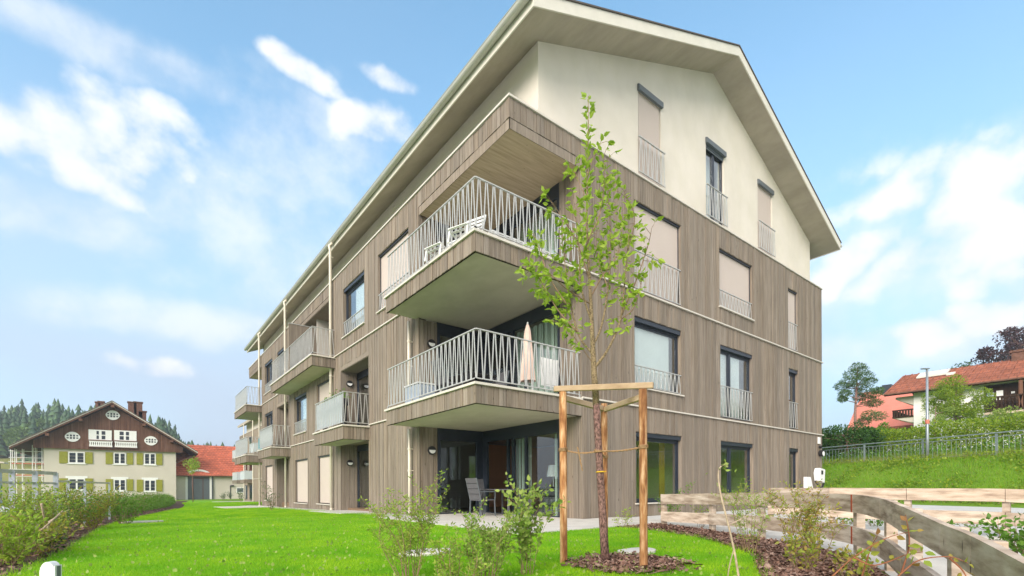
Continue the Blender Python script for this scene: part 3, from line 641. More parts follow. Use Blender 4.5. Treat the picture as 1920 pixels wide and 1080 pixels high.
# roof
Y0R, Y1R = -.70, 31.1
for sgn in (0, 1):
    mx_ = (lambda x: x) if not sgn else (lambda x: BX-x)
    b = MB(); b.prism([(mx_(EXL), EZ), (mx_(RIDGE), RZ), (mx_(RIDGE), RZ+.27), (mx_(EXL), EZ+.27)], 1, Y0R, Y1R); rf = b.build('roof_slope', 'soffit_wood', APT)
    b = MB(); b.prism([(mx_(EXL-.02), EZ-.02), (mx_(RIDGE), RZ-.012), (mx_(RIDGE), RZ+.27), (mx_(EXL-.02), EZ+.26)], 1, Y0R-.035, Y0R-.002); b.build('verge_board', 'fascia', rf)
    b = MB(); b.prism([(mx_(EXL-.07), EZ+.245), (mx_(RIDGE), RZ+.275), (mx_(RIDGE), RZ+.31), (mx_(EXL-.07), EZ+.28)], 1, Y0R-.06, Y1R+.04); b.build('roof_covering', 'roofing', rf)
    b = MB(); b.box(mx_(EXL-.035), mx_(EXL-.004), Y0R-.03, Y1R, EZ-.03, EZ+.24); b.build('eave_board', 'fascia', rf)
    b = MB(); n = 9; cx, cz, r = mx_(EXL-.13), EZ+.2, .095
    for i in range(n):
        a0, a1 = PI+PI*i/n, PI+PI*(i+1)/n
        b.add([(cx+r*math.cos(a0), Y0R-.04, cz+r*math.sin(a0)), (cx+r*math.cos(a0), Y1R+.04, cz+r*math.sin(a0)), (cx+r*math.cos(a1), Y1R+.04, cz+r*math.sin(a1)), (cx+r*math.cos(a1), Y0R-.04, cz+r*math.sin(a1))], [(0, 1, 2, 3)])
    b.add([(cx+r*math.cos(PI+PI*i/n), Y0R-.04, cz+r*math.sin(PI+PI*i/n)) for i in range(n+1)], [tuple(range(n+1))])
    b.tube([(cx-r, Y0R-.04, cz), (cx-r, Y1R+.04, cz)], .012, 5); b.build('gutter', 'gutter', rf)
# downpipes
def pipe(x, y, z0, z1, elbow=True, r=.052):
    b = MB(); pts = [(x, y, z0), (x, y, z1)]
    if elbow: pts = [(x, y, z0), (x, y, z1-.32), (x-.04, y, z1-.14), (-.03, y, z1-.02), (-.03, y, z1+.1)]
    b.tube(pts, r, 10); o = b.build('downpipe', 'pipe', APT, smooth=True)
    for z in (z0+.04, (z0+z1)/2, z1-.6):
        c = MB(); c.tube([(x, y, z), (x, y, z+.05)], r+.012, 10); c.box(x, x+.12, y-.01, y+.01, z+.01, z+.04); c.build('pipe_collar', 'pipe', o)
pipe(-.10, 11.72, gz(0, 11.7)+.02, EZ+.1); pipe(-.10, 19.2, gz(0, 19.2)+.02, EZ+.1); pipe(-.10, 25.9, gz(0, 26), EZ+.1)
pipe(-.12, 4.62, .06, 2.5, False, .04); pipe(-.12, 4.62, 3.0, 5.6, False, .04)
# balconies and railings
UB = bpy.data.meshes.new('railing_bar'); _b = MB().box(-.5, .5, -.5, .5, -.5, .5); UB.from_pydata(_b.v, [], _b.f); UB.materials.append(MAT['railing'])
def bar_matrix(a, b, wx, wy, side):
    a, b = Vector(a), Vector(b); d = b-a; z = d.normalized(); x = Vector(side); x = (x-z*x.dot(z)).normalized(); y = z.cross(x)
    return Matrix.Translation((a+b)/2) @ Matrix(((x.x*wx, y.x*wy, z.x*d.length, 0), (x.y*wx, y.y*wy, z.y*d.length, 0), (x.z*wx, y.z*wy, z.z*d.length, 0), (0, 0, 0, 1)))
def railing(pts, z0, z1, single=False, posts=True, per=.19, name='railing', lower=None, par=APT):
    r = MB(); r2 = MB(); zb = z0+(.09 if lower is None else lower); barl = []
    for (x0, y0), (x1, y1) in zip(pts, pts[1:]):
        a, b = Vector((x0, y0, 0)), Vector((x1, y1, 0)); ln = (b-a).length; u = (b-a)/ln; nrm = Vector((u.y, -u.x, 0))
        r.bar(a+Vector((0, 0, z1)), b+Vector((0, 0, z1)), .042, .022); (r if posts else r2).bar(a+Vector((0, 0, zb)), b+Vector((0, 0, zb)), .03, .02)
        n = max(2, round(ln/per)); p = ln/n
        for i in range(n):
            c = a+u*(p*(i+.5))
            for s in (-1, 1):
                barl.append((c+u*(s*.018)+Vector((0, 0, z1-.012)), c+u*(s*p*.43)+Vector((0, 0, zb+.008)), u))
        if posts:
            k = max(1, round(ln/1.45))
            for i in range(k+1):
                c = a+u*(ln*i/k); r.bar(c+Vector((0, 0, z0-.02)), c+Vector((0, 0, zb)), .05, .02)
    ro = r.build(name, 'railing', par)
    if r2.v: r2.build('bottom_rail', 'railing', ro)
    if single:
        for p, q, u in barl:
            o = bpy.data.objects.new('railing_bar', UB); COL.objects.link(o); o.parent = ro; o.matrix_basis = bar_matrix(p, q, .025, .009, u)
    else:
        j = MB()
        for p, q, u in barl:
            mtx = bar_matrix(p, q, .025, .009, u); j.add([mtx @ Vector(v) for v in _b.v], _b.f)
        j.build('railing_bars', 'railing', ro, kind='stuff')
    return ro
def balcony(x0, x1, y0, y1, zc, zb, single=False, right=True, left=True):
    b = MB(); b.box(x0+.03, x1, y0+.03, y1-.03, zb+.015, zc-.05); bo = b.build('balcony_slab', 'balcony_soffit', APT)
    boards('L', x0, y0, y1, zb, zc-.05); boards('G', y0, x0+.03, x1 if x1 > 0 else -.0, zb, zc-.05)
    c = MB(); c.box(x0-.04, x0+.16, y0-.04, y1+.03, zc-.05, zc); c.box(x0+.16, x1, y0-.04, y0+.16, zc-.05, zc); c.box(x0+.16, 0, y1-.12, y1+.03, zc-.05, zc); c.build('coping', 'metal_trim', bo)
    d = MB(); d.box(x0+.16, x1, y0+.16, y1-.12, zc-.05, zc-.02); d.build('decking', 'concrete', bo)
    e = MB(); e.box(x0+.032, x0+.05, y0+.03, y1-.03, zb-.012, zb+.015); e.box(x0+.05, x1, y0+.032, y0+.05, zb-.012, zb+.015); e.build('drip_edge', 'dark_gap', bo)
    ins = .05; pts = [(x1-.02 if x1 > 0 else -.02, y0+ins), (x0+ins, y0+ins), (x0+ins, y1-ins)]
    railing(pts, zc, zc+1.1, single)
    return bo
balcony(-.9, NX, 0, 4.45, 2.96, 2.53, True); balcony(-.9, NX, 0, 4.45, 6.06, 5.62, True)
balcony(-.9, .02, 7.92, 11.25, 2.93, 2.45); balcony(-.9, .02, 11.5, 18.7, 6.05, 5.62); balcony(-.9, .02, 18.6, 21.95, 2.93, 2.45)
balcony(-.9, NX, BL-NY-.15, BL, 2.93, 2.45); balcony(-.9, NX, BL-NY-.15, BL, 6.05, 5.6)
for pts, z in (([(-.80, BL-NY), (-.80, BL-.1)], 6.05), ([(-.80, BL-NY-.05), (-.80, BL-.1)], 2.93), ([(-.80, 18.75), (-.80, 21.8)], 2.93), ([(-.80, 8.2), (-.80, 11.1)], 2.93)):
    b = MB(); b.box(-.83, -.815, pts[0][1], pts[1][1], z+.12, z+1.05); b.build('wind_screen', 'frosted', APT)
for o in GW:
    if o[5]: railing([(o[0]+.02, .03), (o[1]-.02, .03)], o[2], o[5], True, False, lower=.05, name='window_railing')
for o in LW:
    if o[5]: railing([(.03, o[0]+.02), (.03, o[1]-.02)], o[2], o[5], False, False, lower=.05, name='window_railing')
for o in PW:
    railing([(o[0]-.08, AY-.08), (o[1]+.08, AY-.08)], 9.3, 10.33, True, False, lower=.08, name='window_railing')
# cladding boards: the largest in view are pieces of their own, the rest one mesh
def bsize(b):
    pl, c, a, e, z0, z1, off = b; p = Vector(((a+e)/2, c, (z0+z1)/2)) if pl == 'G' else Vector((c, (a+e)/2, (z0+z1)/2))
    d = p-CAM; s = d.dot(FW); k = abs(d.normalized().y) if pl == 'G' else abs(d.normalized().x)
    return (e-a)*(z1-z0)*k/s/s
BOARDS.sort(key=bsize, reverse=True)
holder = MB(); holder.box(NX+.05, BX-.05, .2605, .263, 9.151, 9.159); ho = holder.build('cladding', 'dark_gap', APT)
UBD = bpy.data.meshes.new('cladding_board'); UBD.from_pydata(_b.v, [], _b.f); UBD.materials.append(MAT['cladding'])
def bbox_(b):
    pl, c, a, e, z0, z1, off = b
    return (a, e, c+off, c+.030, z0, z1) if pl == 'G' else (c+off, c+.030, a, e, z0, z1)
for b in BOARDS[:296]:
    q = bbox_(b); o = bpy.data.objects.new('cladding_board', UBD); COL.objects.link(o); o.parent = ho
    o.location = ((q[0]+q[1])/2, (q[2]+q[3])/2, (q[4]+q[5])/2); o.scale = (q[1]-q[0], q[3]-q[2], q[5]-q[4])
j = MB()
for b in BOARDS[296:]: j.box(*bbox_(b))
me = bpy.data.meshes.new('cladding_boards'); me.from_pydata(j.v, [], j.f); me.materials.append(MAT['cladding']); o = bpy.data.objects.new('cladding_boards', me); COL.objects.link(o); o.parent = ho; o['kind'] = 'stuff'
# plinth and wall lamps
b = MB(); b.box(NX+.03, BX-.03, .02, .3, RG-.2, -.02); b.box(.02, .3, NY, BL-NY, RG-1, RG); b.build('plinth', 'concrete', APT)
for x, y, z in ((.39, NY, 1.88), (.39, NY, 4.95), (.34, 10.83, 1.80), (.34, 10.83, 4.92)):
    b = MB(); n = 20; ring = [(x+.125*math.cos(2*PI*i/n), z+.125*math.sin(2*PI*i/n)) for i in range(n)]; b.prism(ring, 1, y-.07, y-.002); lo = b.build('wall_lamp', 'black_plastic', APT, bevel=.006)
    b = MB(); b.prism([(x+.10*math.cos(PI+PI*i/10), z+.012+.10*math.sin(PI+PI*i/10)) for i in range(11)], 1, y-.085, y-.0705); b.build('lamp_lens', 'white_plastic', lo)
b = MB(); b.tube([(16.5, -.16, 2.18), (16.5, -.02, 2.18)], .13, 14); b.tube([(16.5, -.1, 2.45), (16.5, 0, 2.45)], .06, 8); lo = b.build('wall_lamp', 'black_plastic', APT)
b = MB(); b.tube([(16.5, -.18, 2.16), (16.5, -.161, 2.16)], .10, 14); b.build('lamp_lens', 'white_plastic', lo)
b = MB(); b.box(16.33, 16.57, -.03, -.004, 2.58, 2.86); hs = b.build('house_number_plate', 'white_paint', APT)
# ------------------------------------------------------------------ grass, chips
TREE = Vector((-2.52, -4.88, 0))
def inside(P, poly):
    x, y = P[:, 0], P[:, 1]; r = np.zeros(len(P), bool); q = np.array(poly); j = len(q)-1
    for i in range(len(q)):
        xi, yi, xj, yj = *q[i], *q[j]
        c = ((yi > y) != (yj > y)) & (x < (xj-xi)*(y-yi)/(yj-yi+1e-12)+xi); r ^= c; j = i
    return r
def blades(name, P, h, wd, mat, lean=.5):
    n = len(P); z = np.array([gz(a, b) for a, b in P]) if not isinstance(P, tuple) else None
    a = NR.uniform(0, 2*PI, n); hh = h*NR.uniform(.5, 1.25, n); l = np.abs(NR.normal(0, lean, n))*hh; b = NR.uniform(0, 2*PI, n)
    B = np.stack([P[:, 0], P[:, 1], z], 1); ux = np.stack([np.cos(a), np.sin(a), 0*a], 1)*(wd*NR.uniform(.7, 1.3, n))[:, None]
    T = B+np.stack([np.cos(b)*l, np.sin(b)*l, hh], 1)
    V = np.stack([B-ux/2, B+ux/2, T], 1).reshape(-1, 3)
    return fast_mesh(name, V, np.arange(3*n).reshape(-1, 3), mat, None, 'stuff')
def scatter(n, poly, smin, smax, power=1.0):          # points in front of the viewpoint, thinning out with distance
    out = []
    got = 0
    q = np.array(poly)
    while got < n:
        s = smin*(smax/smin)**NR.uniform(0, 1, n)
        th = NR.uniform(math.radians(-48), math.radians(50), n)
        dx, dy = s*np.tan(th), s
        P = np.stack([CAM.x+FW.x*dy+RT.x*dx, CAM.y+FW.y*dy+RT.y*dx], 1)
        P = P[inside(P, poly)]; out.append(P); got += len(P)
        if len(out) > 60: break
    return np.concatenate(out)[:n]
P = scatter(230000, LAWN, 3.6, 16); s_ = (P-np.array(CAM[:2])) @ np.array(FW[:2])
gl = blades('lawn_grass', P, .045+.0*s_, .0045+.0007*s_, 'grass', .55); tag(gl, 'short bright green mown lawn grass')
P = scatter(90000, LAWN, 14, 60); s_ = (P-np.array(CAM[:2])) @ np.array(FW[:2])
tag(blades('far_lawn_grass', P, .05, .001*s_, 'grass', .5), 'far part of the mown lawn grass')
EP = np.array([(x+NR.normal(0, .05), y+NR.normal(0, .05)) for L_ in (LAWN_L, LAWN_R) for (xa, ya), (xb, yb) in zip(L_, L_[1:]) if ya < 22 for x, y in ((xa+(xb-xa)*u, ya+(yb-ya)*u) for u in NR.uniform(0, 1, int(220*math.hypot(xb-xa, yb-ya))))]+[(TREE.x+.1+(.52+NR.normal(0, .04))*math.cos(a), TREE.y-.18+(.48+NR.normal(0, .04))*math.sin(a)) for a in NR.uniform(0, 2*PI, 900)])
tag(blades('edge_grass', EP, .075, .007, 'grass', .7), 'longer ragged grass along the lawn edges')
# bank grass
th = NR.uniform(0, 1, 90000); q = NR.uniform(-4.6, 2.5, 90000); t_ = NR.uniform(-30, 22, 90000)
BP = np.stack([24+.937*q+.347*t_, -5.3-.347*q+.937*t_], 1)
BP = BP[(BP[:, 0] > 17.6)]
k = NR.uniform(0, 1, len(BP)); q2 = bank_d(BP[:, 0], BP[:, 1])
tag(blades('bank_grass', BP[(q2 > -3.4) | (k < .35)], .17, .02, 'bank_grass', .6), 'rough green grass on the bank below the steel fence')
sel = np.abs(bank_d(BP[:, 0], BP[:, 1])+.1) < .7
tag(blades('tall_grass', BP[sel][:9000], .42, .016, 'dry_grass', .35), 'tall yellowish grass along the foot of the steel fence')
ground_bed = [(x, y) for x, y in LAWN_R]+[(2.6, -1.95), (2.4, -2.2)]+[(p[0]-.05, p[1]+.03) for p in NEAR_F[1:]]
def chips(name, P, lab, z=.02):
    n = len(P); a = NR.uniform(0, 2*PI, n); L_ = NR.uniform(.012, .045, n); W_ = L_*NR.uniform(.25, .5, n); tl = NR.normal(0, .35, n)
    u = np.stack([np.cos(a)*np.cos(tl), np.sin(a)*np.cos(tl), np.sin(tl)], 1); v = np.stack([-np.sin(a), np.cos(a), NR.normal(0, .3, n)], 1)
    zz = np.array([gz(*p) for p in P])+z+NR.uniform(0, .02, n); B = np.stack([P[:, 0], P[:, 1], zz], 1)
    V = np.stack([B-u*L_[:, None]-v*W_[:, None], B+u*L_[:, None]-v*W_[:, None]*.6, B+u*L_[:, None]*.8+v*W_[:, None], B-u*L_[:, None]*.9+v*W_[:, None]], 1).reshape(-1, 3)
    return tag(fast_mesh(name, V, np.arange(4*n).reshape(-1, 4), 'chip', None, 'stuff'), lab)
chips('bark_mulch', scatter(16000, ground_bed, 3.4, 12), 'reddish brown bark mulch in the bed by the curved fence')
ringp = [(TREE.x+.1+.50*math.cos(a)*(1+.15*math.sin(3*a)), TREE.y-.18+.46*math.sin(a)*(1+.12*math.cos(5*a))) for a in np.linspace(0, 2*PI, 24, False)]
sheet('tree_mulch', ringp, 'mulch', .035)
tag(bpy.data.objects['tree_mulch'], kind='structure')
R_ = np.where(NR.uniform(0, 1, 6000) < .8, NR.uniform(0, 1, 6000)**.5*.5, np.abs(NR.normal(.48, .10, 6000))); A_ = NR.uniform(0, 2*PI, 6000); chips('tree_bark_mulch', np.stack([TREE.x+.1+R_*np.cos(A_), TREE.y-.18+R_*.93*np.sin(A_)], 1), 'mound of bark chips round the young tree', .04)
SP = [(x-NR.uniform(.1, 1.3), y+NR.uniform(-.4, .4)) for x, y in LAWN_L for _ in range(120) if -3 < y < 25]
chips('soil_crumbs', np.array(SP), 'dark soil crumbs and bark beside the hedge', .005)
# clover leaves and small pale flowers in the lawn
P = scatter(1500, LAWN, 4, 14); leaves('lawn_clover', np.stack([P[:, 0], P[:, 1], np.full(len(P), .05)], 1), rdir(len(P), 1.2), .035, 'leaf_light', None, .8).__setitem__('label', 'pale clover leaves dotted over the lawn')
# ------------------------------------------------------------------ young tree
T = empty('young_tree', TREE, 'slender young street tree with sparse bright green leaves tied between three stakes', 'tree')
def tp(px, py, dw=0): return at(px, py, 5.01+dw)
tr_px = [(1136, 1068), (1131, 985), (1126, 900), (1121, 820), (1118, 757)]
b = MB(); b.tube([tp(*p) for p in tr_px], [.047, .041, .038, .036, .034], 10); b.build('trunk', 'bark', T, smooth=True)
up_px = [(1118, 760), (1114, 700), (1111, 640), (1108, 570), (1104, 500), (1100, 420), (1101, 340), (1103, 260), (1103, 180)]
b = MB(); b.tube([tp(*p) for p in up_px], [.035, .031, .023, .018, .014, .010, .008, .006, .003], 8); b.build('stem', 'lichen_bark', T, smooth=True)
BR = [([(1113, 692), (1140, 655), (1163, 600), (1172, 520), (1180, 430)], -.25, .016), ([(1165, 592), (1195, 520), (1215, 460), (1222, 428)], -.35, .009), ([(1163, 600), (1190, 575), (1205, 520)], -.1, .007),
      ([(1177, 470), (1190, 410), (1172, 362)], -.3, .006), ([(1111, 650), (1128, 610), (1140, 540), (1145, 450), (1138, 335)], .3, .013), ([(1110, 662), (1086, 630), (1070, 570), (1060, 500), (1054, 445)], .25, .013),
      ([(1082, 622), (1045, 580), (1010, 520), (992, 500)], .1, .009), ([(1062, 570), (1030, 520), (1012, 470), (1002, 440)], .4, .008), ([(1108, 600), (1090, 540), (1085, 470), (1076, 372)], -.3, .011),
      ([(1104, 520), (1080, 450), (1052, 405), (1030, 372)], -.15, .008), ([(1103, 450), (1125, 400), (1133, 340), (1132, 292)], .2, .008), ([(1102, 380), (1085, 340), (1074, 308)], .15, .006),
      ([(1114, 684), (1088, 648), (1062, 612), (1040, 602)], -.3, .006), ([(1101, 335), (1113, 295), (1128, 268)], -.1, .005), ([(1106, 560), (1128, 520), (1160, 470), (1168, 395)], .35, .009),
      ([(1107, 570), (1060, 540), (1020, 505), (985, 508)], -.4, .007), ([(1140, 540), (1120, 480), (1118, 420)], .45, .006), ([(1070, 570), (1040, 560), (1015, 545)], .5, .005)]
LP, LD = [], []
def along(pts, n):
    P = smooth_line([tuple(p) for p in pts], 8); P = [Vector(p) for p in P]; L_ = [0]
    for a, c in zip(P, P[1:]): L_.append(L_[-1]+(c-a).length)
    for i in range(n):
        t = L_[-1]*i/(n-1); k = max(j for j in range(len(L_)) if L_[j] <= t+1e-9); k = min(k, len(P)-2)
        f = (t-L_[k])/max(1e-9, L_[k+1]-L_[k]); yield i/(n-1), P[k].lerp(P[k+1], f), (P[k+1]-P[k]).normalized(), L_[-1]
for k, (pp, dw, r) in enumerate(BR):
    pts = [tp(p[0], p[1], dw*(i/(len(pp)-1))**1.2) for i, p in enumerate(pp)]
    sm = [Vector(p) for p in smooth_line([tuple(p) for p in pts], 5)]
    b = MB(); b.tube(sm, [r*(1-.82*i/(len(sm)-1)) for i in range(len(sm))], 6); b.build('branch', 'lichen_bark' if r > .009 else 'twig', T, smooth=True)
    ln = sum((a-c).length for a, c in zip(sm, sm[1:]))
    tw = MB()
    for t, p, d, _ in along(pts, max(6, int(ln/.055))):
        if t < .25: continue
        o = Vector((RND.gauss(0, 1), RND.gauss(0, 1), RND.gauss(.1, .6))).normalized(); e = p+(o+d*.6).normalized()*RND.uniform(.06, .17)
        tw.tube([p, p.lerp(e, .6)+Vector((0, 0, .01)), e+Vector((0, 0, -.01))], [.0028, .002, .001], 4)
        for q in range(RND.choice((4, 5, 6, 7))):
            o2_ = Vector((RND.gauss(0, 1), RND.gauss(0, 1), RND.gauss(-.25, .6))).normalized(); f_ = RND.uniform(.45, 1); LP.append(p.lerp(e, f_)); LD.append((e-p).normalized()*.6+o2_)
    if tw.v: tw.build('twigs', 'twig', T, kind='stuff')
    for t, p, d, _ in along(pts, max(6, int(ln/.042))):
        if t < .22 or RND.random() < .12: continue
        for _ in range(RND.choice((0, 1, 1, 2))):
            o = Vector((RND.gauss(0, 1), RND.gauss(0, 1), RND.gauss(.1, .7))).normalized()
            LP.append(p+o*RND.uniform(.02, .06)); LD.append((d*.5+o*1.0+Vector((0, 0, -.15))))
for t, p, d, _ in along([tp(*q) for q in up_px[3:]], 60):
    if t < .15: continue
    for _ in range(2 if t < .55 else 3):
        o = Vector((RND.gauss(0, 1), RND.gauss(0, 1), RND.gauss(.3, .6))).normalized(); LP.append(p+o*.02); LD.append(d*.5+o)
order = list(range(len(LP))); RND.shuffle(order)
LM = bpy.data.meshes.new('leaf'); lv = LEAF_V.copy(); lv[:, 0] *= .48; lv[:, 2] -= .10*lv[:, 1]**2; LM.from_pydata(lv.tolist(), [], LEAF_F.tolist()); LM.materials.append(MAT['leaf_young'])
for i in order[:298]:
    y = Vector(LD[i]).normalized(); z0_ = Vector((RND.gauss(0, .6), RND.gauss(0, .6), 1)); x = y.cross(z0_).normalized(); z = x.cross(y); s = RND.uniform(.05, .092)
    o = bpy.data.objects.new('leaf', LM); COL.objects.link(o); o.parent = T; p = Vector(LP[i])-TREE
    o.matrix_basis = Matrix.Translation(p) @ Matrix(((x.x, y.x, z.x, 0), (x.y, y.y, z.y, 0), (x.z, y.z, z.z, 0), (0, 0, 0, 1))) @ Matrix.Scale(s, 4)
leaves('leaves', [LP[i] for i in order[298:]], [LD[i] for i in order[298:]], .076, 'leaf_young', T, .48)
# stakes round the tree
ST = empty('tree_support', TREE+Vector((0, 0, 0)), 'three round wooden stakes with squared top rails propping the young tree', 'tree support')
tops = []
for px, pb, pt, s in ((1057, 1062, 735, 5.05), (1207, 1090, 730, 4.62), (1134, 1045, 757, 5.65)):
    g0 = at(px, 1060, s); h = at(px, pt, s).z; b = MB(); n = 7
    b.tube([(g0.x, g0.y, -.05+(h+.05)*i/n) for i in range(n+1)], [.039+.0015*math.sin(i*2.1+px) for i in range(n+1)], 14); b.build('stake', 'stake_wood', ST, smooth=False); tops.append(Vector((g0.x, g0.y, h)))
def rail(a, c, over, dz):
    d = (c-a).normalized(); b = MB(); b.bar(a-d*over+Vector((0, 0, dz)), c+d*over+Vector((0, 0, dz)), .040, .058); return b.build('top_rail', 'rail_wood', ST, bevel=.006)
rail(tops[0], tops[1], .10, .035); rail(tops[0]+Vector((0, 0, -.06)), tops[2]+Vector((0, 0, -.06)), -.03, 0); rail(tops[1]+Vector((0, 0, -.07)), tops[2]+Vector((0, 0, -.07)), -.04, 0)
RP = empty('tie_rope', at(1057, 843, 5.05), 'twisted brown coir rope tying the young tree to its three stakes', 'rope')
def ropez(px, py, s): return at(px, py, s)
tm = tp(1123, 845)
def coil(mb, c, r, turns, rr=.008):
    mb.tube([(c.x+r*math.cos(a), c.y+r*math.sin(a), c.z+.012*a/(2*PI)) for a in np.linspace(0, 2*PI*turns, int(14*turns))], rr, 5)
def strand(mb, a, c, sag, rr=.009):
    n = 14; pts = []
    for i in range(n+1):
        t = i/n; p = a.lerp(c, t); p.z -= sag*4*t*(1-t); pts.append(p)
    for ph in (0, PI):
        mb.tube([(p.x+.006*math.cos(i*2.2+ph), p.y+.006*math.sin(i*2.2+ph), p.z+.006*math.sin(i*2.2+ph)) for i, p in enumerate(pts)], rr*.75, 5)
b = MB(); cs_ = [Vector((t.x, t.y, z)) for t, z in zip(tops, (1.20, 1.19, 1.16))]
for c in cs_:
    k_ = MB(); coil(k_, c-Vector((0, 0, .02)), .044, 3, .006); k_.build('knot', 'rope', RP)
k_ = MB(); coil(k_, tm-Vector((0, 0, .02)), .046, 2.5, .0065); k_.build('knot', 'rope', RP)
b = MB(); strand(b, cs_[0], tm, .03); strand(b, cs_[1], tm, .02); strand(b, cs_[2], tm, .0); b.build('strand', 'rope', RP)
b = MB(); e0 = tp(1083, 838); strand(b, e0, tp(1092, 882), 0, .007); b.build('loose_end', 'rope', RP)
b = MB(); coil(b, tp(1127, 886), .05, 1.2, .006); tag(b.build('plastic_tie', 'yellow_card'), 'small orange plastic tie round the trunk below the rope', 'tie')
# ------------------------------------------------------------------ shrubs
def shrub(name, loc, h, spread, stems, mat, size, dens, label, twig='twig', lean=(0, 0), wid=.45, side=3, bare=.25, group=None, r0=.0045, cat='shrub', rng=None):
    loc = Vector(loc); o = empty(name, loc, label, cat, group); b = MB(); P, D = [], []
    for i in range(stems):
        a = RND.uniform(0, 2*PI); rr = spread*RND.uniform(.25, 1); hh = h*RND.uniform(.55, 1.05)
        e = loc+Vector((math.cos(a)*rr+lean[0], math.sin(a)*rr+lean[1], hh)); s0 = loc+Vector((math.cos(a)*.05, math.sin(a)*.05, -.03))
        mid = s0.lerp(e, .5)+Vector((RND.gauss(0, .05), RND.gauss(0, .05), hh*.12)); pts = smooth_line([tuple(s0), tuple(mid), tuple(e)], 5)
        b.tube(pts, [r0*(1-.75*k/(len(pts)-1)) for k in range(len(pts))], 4)
        segs = [(pts, bare)]
        for k in range(side):
            j = RND.randrange(3, len(pts)-1); p0 = Vector(pts[j]); a2 = RND.uniform(0, 2*PI); l2 = hh*RND.uniform(.18, .42)
            p2 = p0+Vector((math.cos(a2)*l2*.8, math.sin(a2)*l2*.8, l2*RND.uniform(.3, .9))); sp = [tuple(p0.lerp(p2, q/4)) for q in range(5)]
            b.tube(sp, [r0*.4]*4+[r0*.15], 3); segs.append((sp, .1))
        for sg, t0 in segs:
            ln = sum((Vector(p)-Vector(q)).length for p, q in zip(sg, sg[1:])); n = max(4, int(ln*dens))
            for t, p, d, _ in along(sg, n):
                if t < t0: continue
                of = Vector((RND.gauss(0, 1), RND.gauss(0, 1), RND.gauss(.2, .8))).normalized(); P.append(p+of*size*.3); D.append(of+d*.4)
    b.build('stems', twig, o, kind='stuff'); leaves('foliage', P, D, size, mat, o, wid); return o
def gp(px, s): p = at(px, 900, s); return Vector((p.x, p.y, gz(p.x, p.y)))
shrub('feathery_shrub', gp(765, 4.05), .80, .42, 15, 'leaf_fern', .034, 105, 'feathery yellow green shrub in the lawn left of the tree stakes', lean=(-.05, .05), wid=.3, side=6, twig='twig')
shrub('leafy_shrub', gp(985, 4.4), .84, .24, 9, 'leaf_light', .054, 62, 'young shrub with larger glossy leaves just left of the left stake', wid=.55, side=4, twig='twig')
shrub('low_shrub', gp(910, 3.95), .62, .36, 15, 'leaf_light', .034, 88, 'low twiggy shrub with pale leaves between the two bigger front shrubs', wid=.5, side=5, twig='twig')
shrub('small_shrub', gp(850, 3.7), .42, .34, 12, 'leaf_fern', .032, 80, 'short reddish twiggy shrub at the bottom edge of the lawn', wid=.45, side=5, twig='twig')
shrub('fine_leaved_shrub', gp(1405, 5.9), .80, .34, 10, 'leaf_fern', .034, 85, 'fine leaved green shrub in the mulch before the curved fence', wid=.28, side=4)
shrub('autumn_shrub', gp(1525, 4.9), .82, .34, 14, 'leaf_rose', .036, 92, 'yellow tinged feathery shrub in front of the fence corner', wid=.35, side=5, lean=(-.05, .03))
shrub('autumn_shrub', gp(1500, 4.55), .34, .28, 8, 'leaf_autumn', .045, 55, 'low yellow green plant in the mulch below the fence corner', wid=.55, side=3)
shrub('autumn_shrub', gp(1600, 3.9), .30, .25, 7, 'leaf_autumn', .05, 45, 'low yellow green plant at the bottom of the nearer fence bend', wid=.55, side=3)
shrub('green_shrub', gp(1255, 11.0), .85, .5, 9, 'leaf_green', .055, 40, 'green shrub before the ground floor window near the fence end', wid=.4, side=4)
shrub('green_shrub', gp(1312, 9.6), .55, .4, 7, 'leaf_fern', .045, 45, 'soft green plant behind the left end of the curved fence', wid=.35, side=4)
shrub('green_shrub', gp(1165, 9.9), .34, .24, 7, 'leaf_young', .045, 45, 'small bright green plant at the edge of the pale terrace', wid=.4, side=3)
shrub('green_shrub', gp(1485, 12.5), .75, .3, 5, 'leaf_green', .05, 35, 'thin green plant below the narrow ground floor window', wid=.35, side=3)
shrub('green_shrub', gp(712, 11.6), .42, .38, 8, 'leaf_fern', .045, 42, 'small light green plant at the terrace corner by the wall', wid=.35, side=3)
shrub('green_shrub', gp(510, 20.8), 1.15, .55, 9, 'leaf_dark', .06, 30, 'thin dark shrub by the second downpipe on the lawn', wid=.4, side=4, bare=.15)
shrub('ground_cover', gp(1905, 4.6), .50, .55, 18, 'leaf_green', .06, 52, 'dense green shrub at the right edge beyond the fence', wid=.55, side=4)
shrub('ground_cover', gp(1850, 4.3), .22, .3, 9, 'leaf_green', .05, 50, 'low green plant spilling onto the concrete path at right', wid=.5, side=3)
for px, s, h, lab in ((1590, 10.2, .2, 'leftmost low green plant seen through the far wooden fence'), (1640, 9.6, .22, 'second low green plant from the left behind the far fence'), (1700, 9.9, .16, 'smallest low plant behind the middle of the far fence'), (1740, 9.4, .2, 'fourth low green plant from the left behind the far fence'), (1810, 9.0, .24, 'rightmost and tallest low plant behind the far fence')):
    shrub('border_plant', gp(px, s), h, .42, 8, 'leaf_green', .06, 40, lab, group='border plants behind the far fence', wid=.5, side=2)
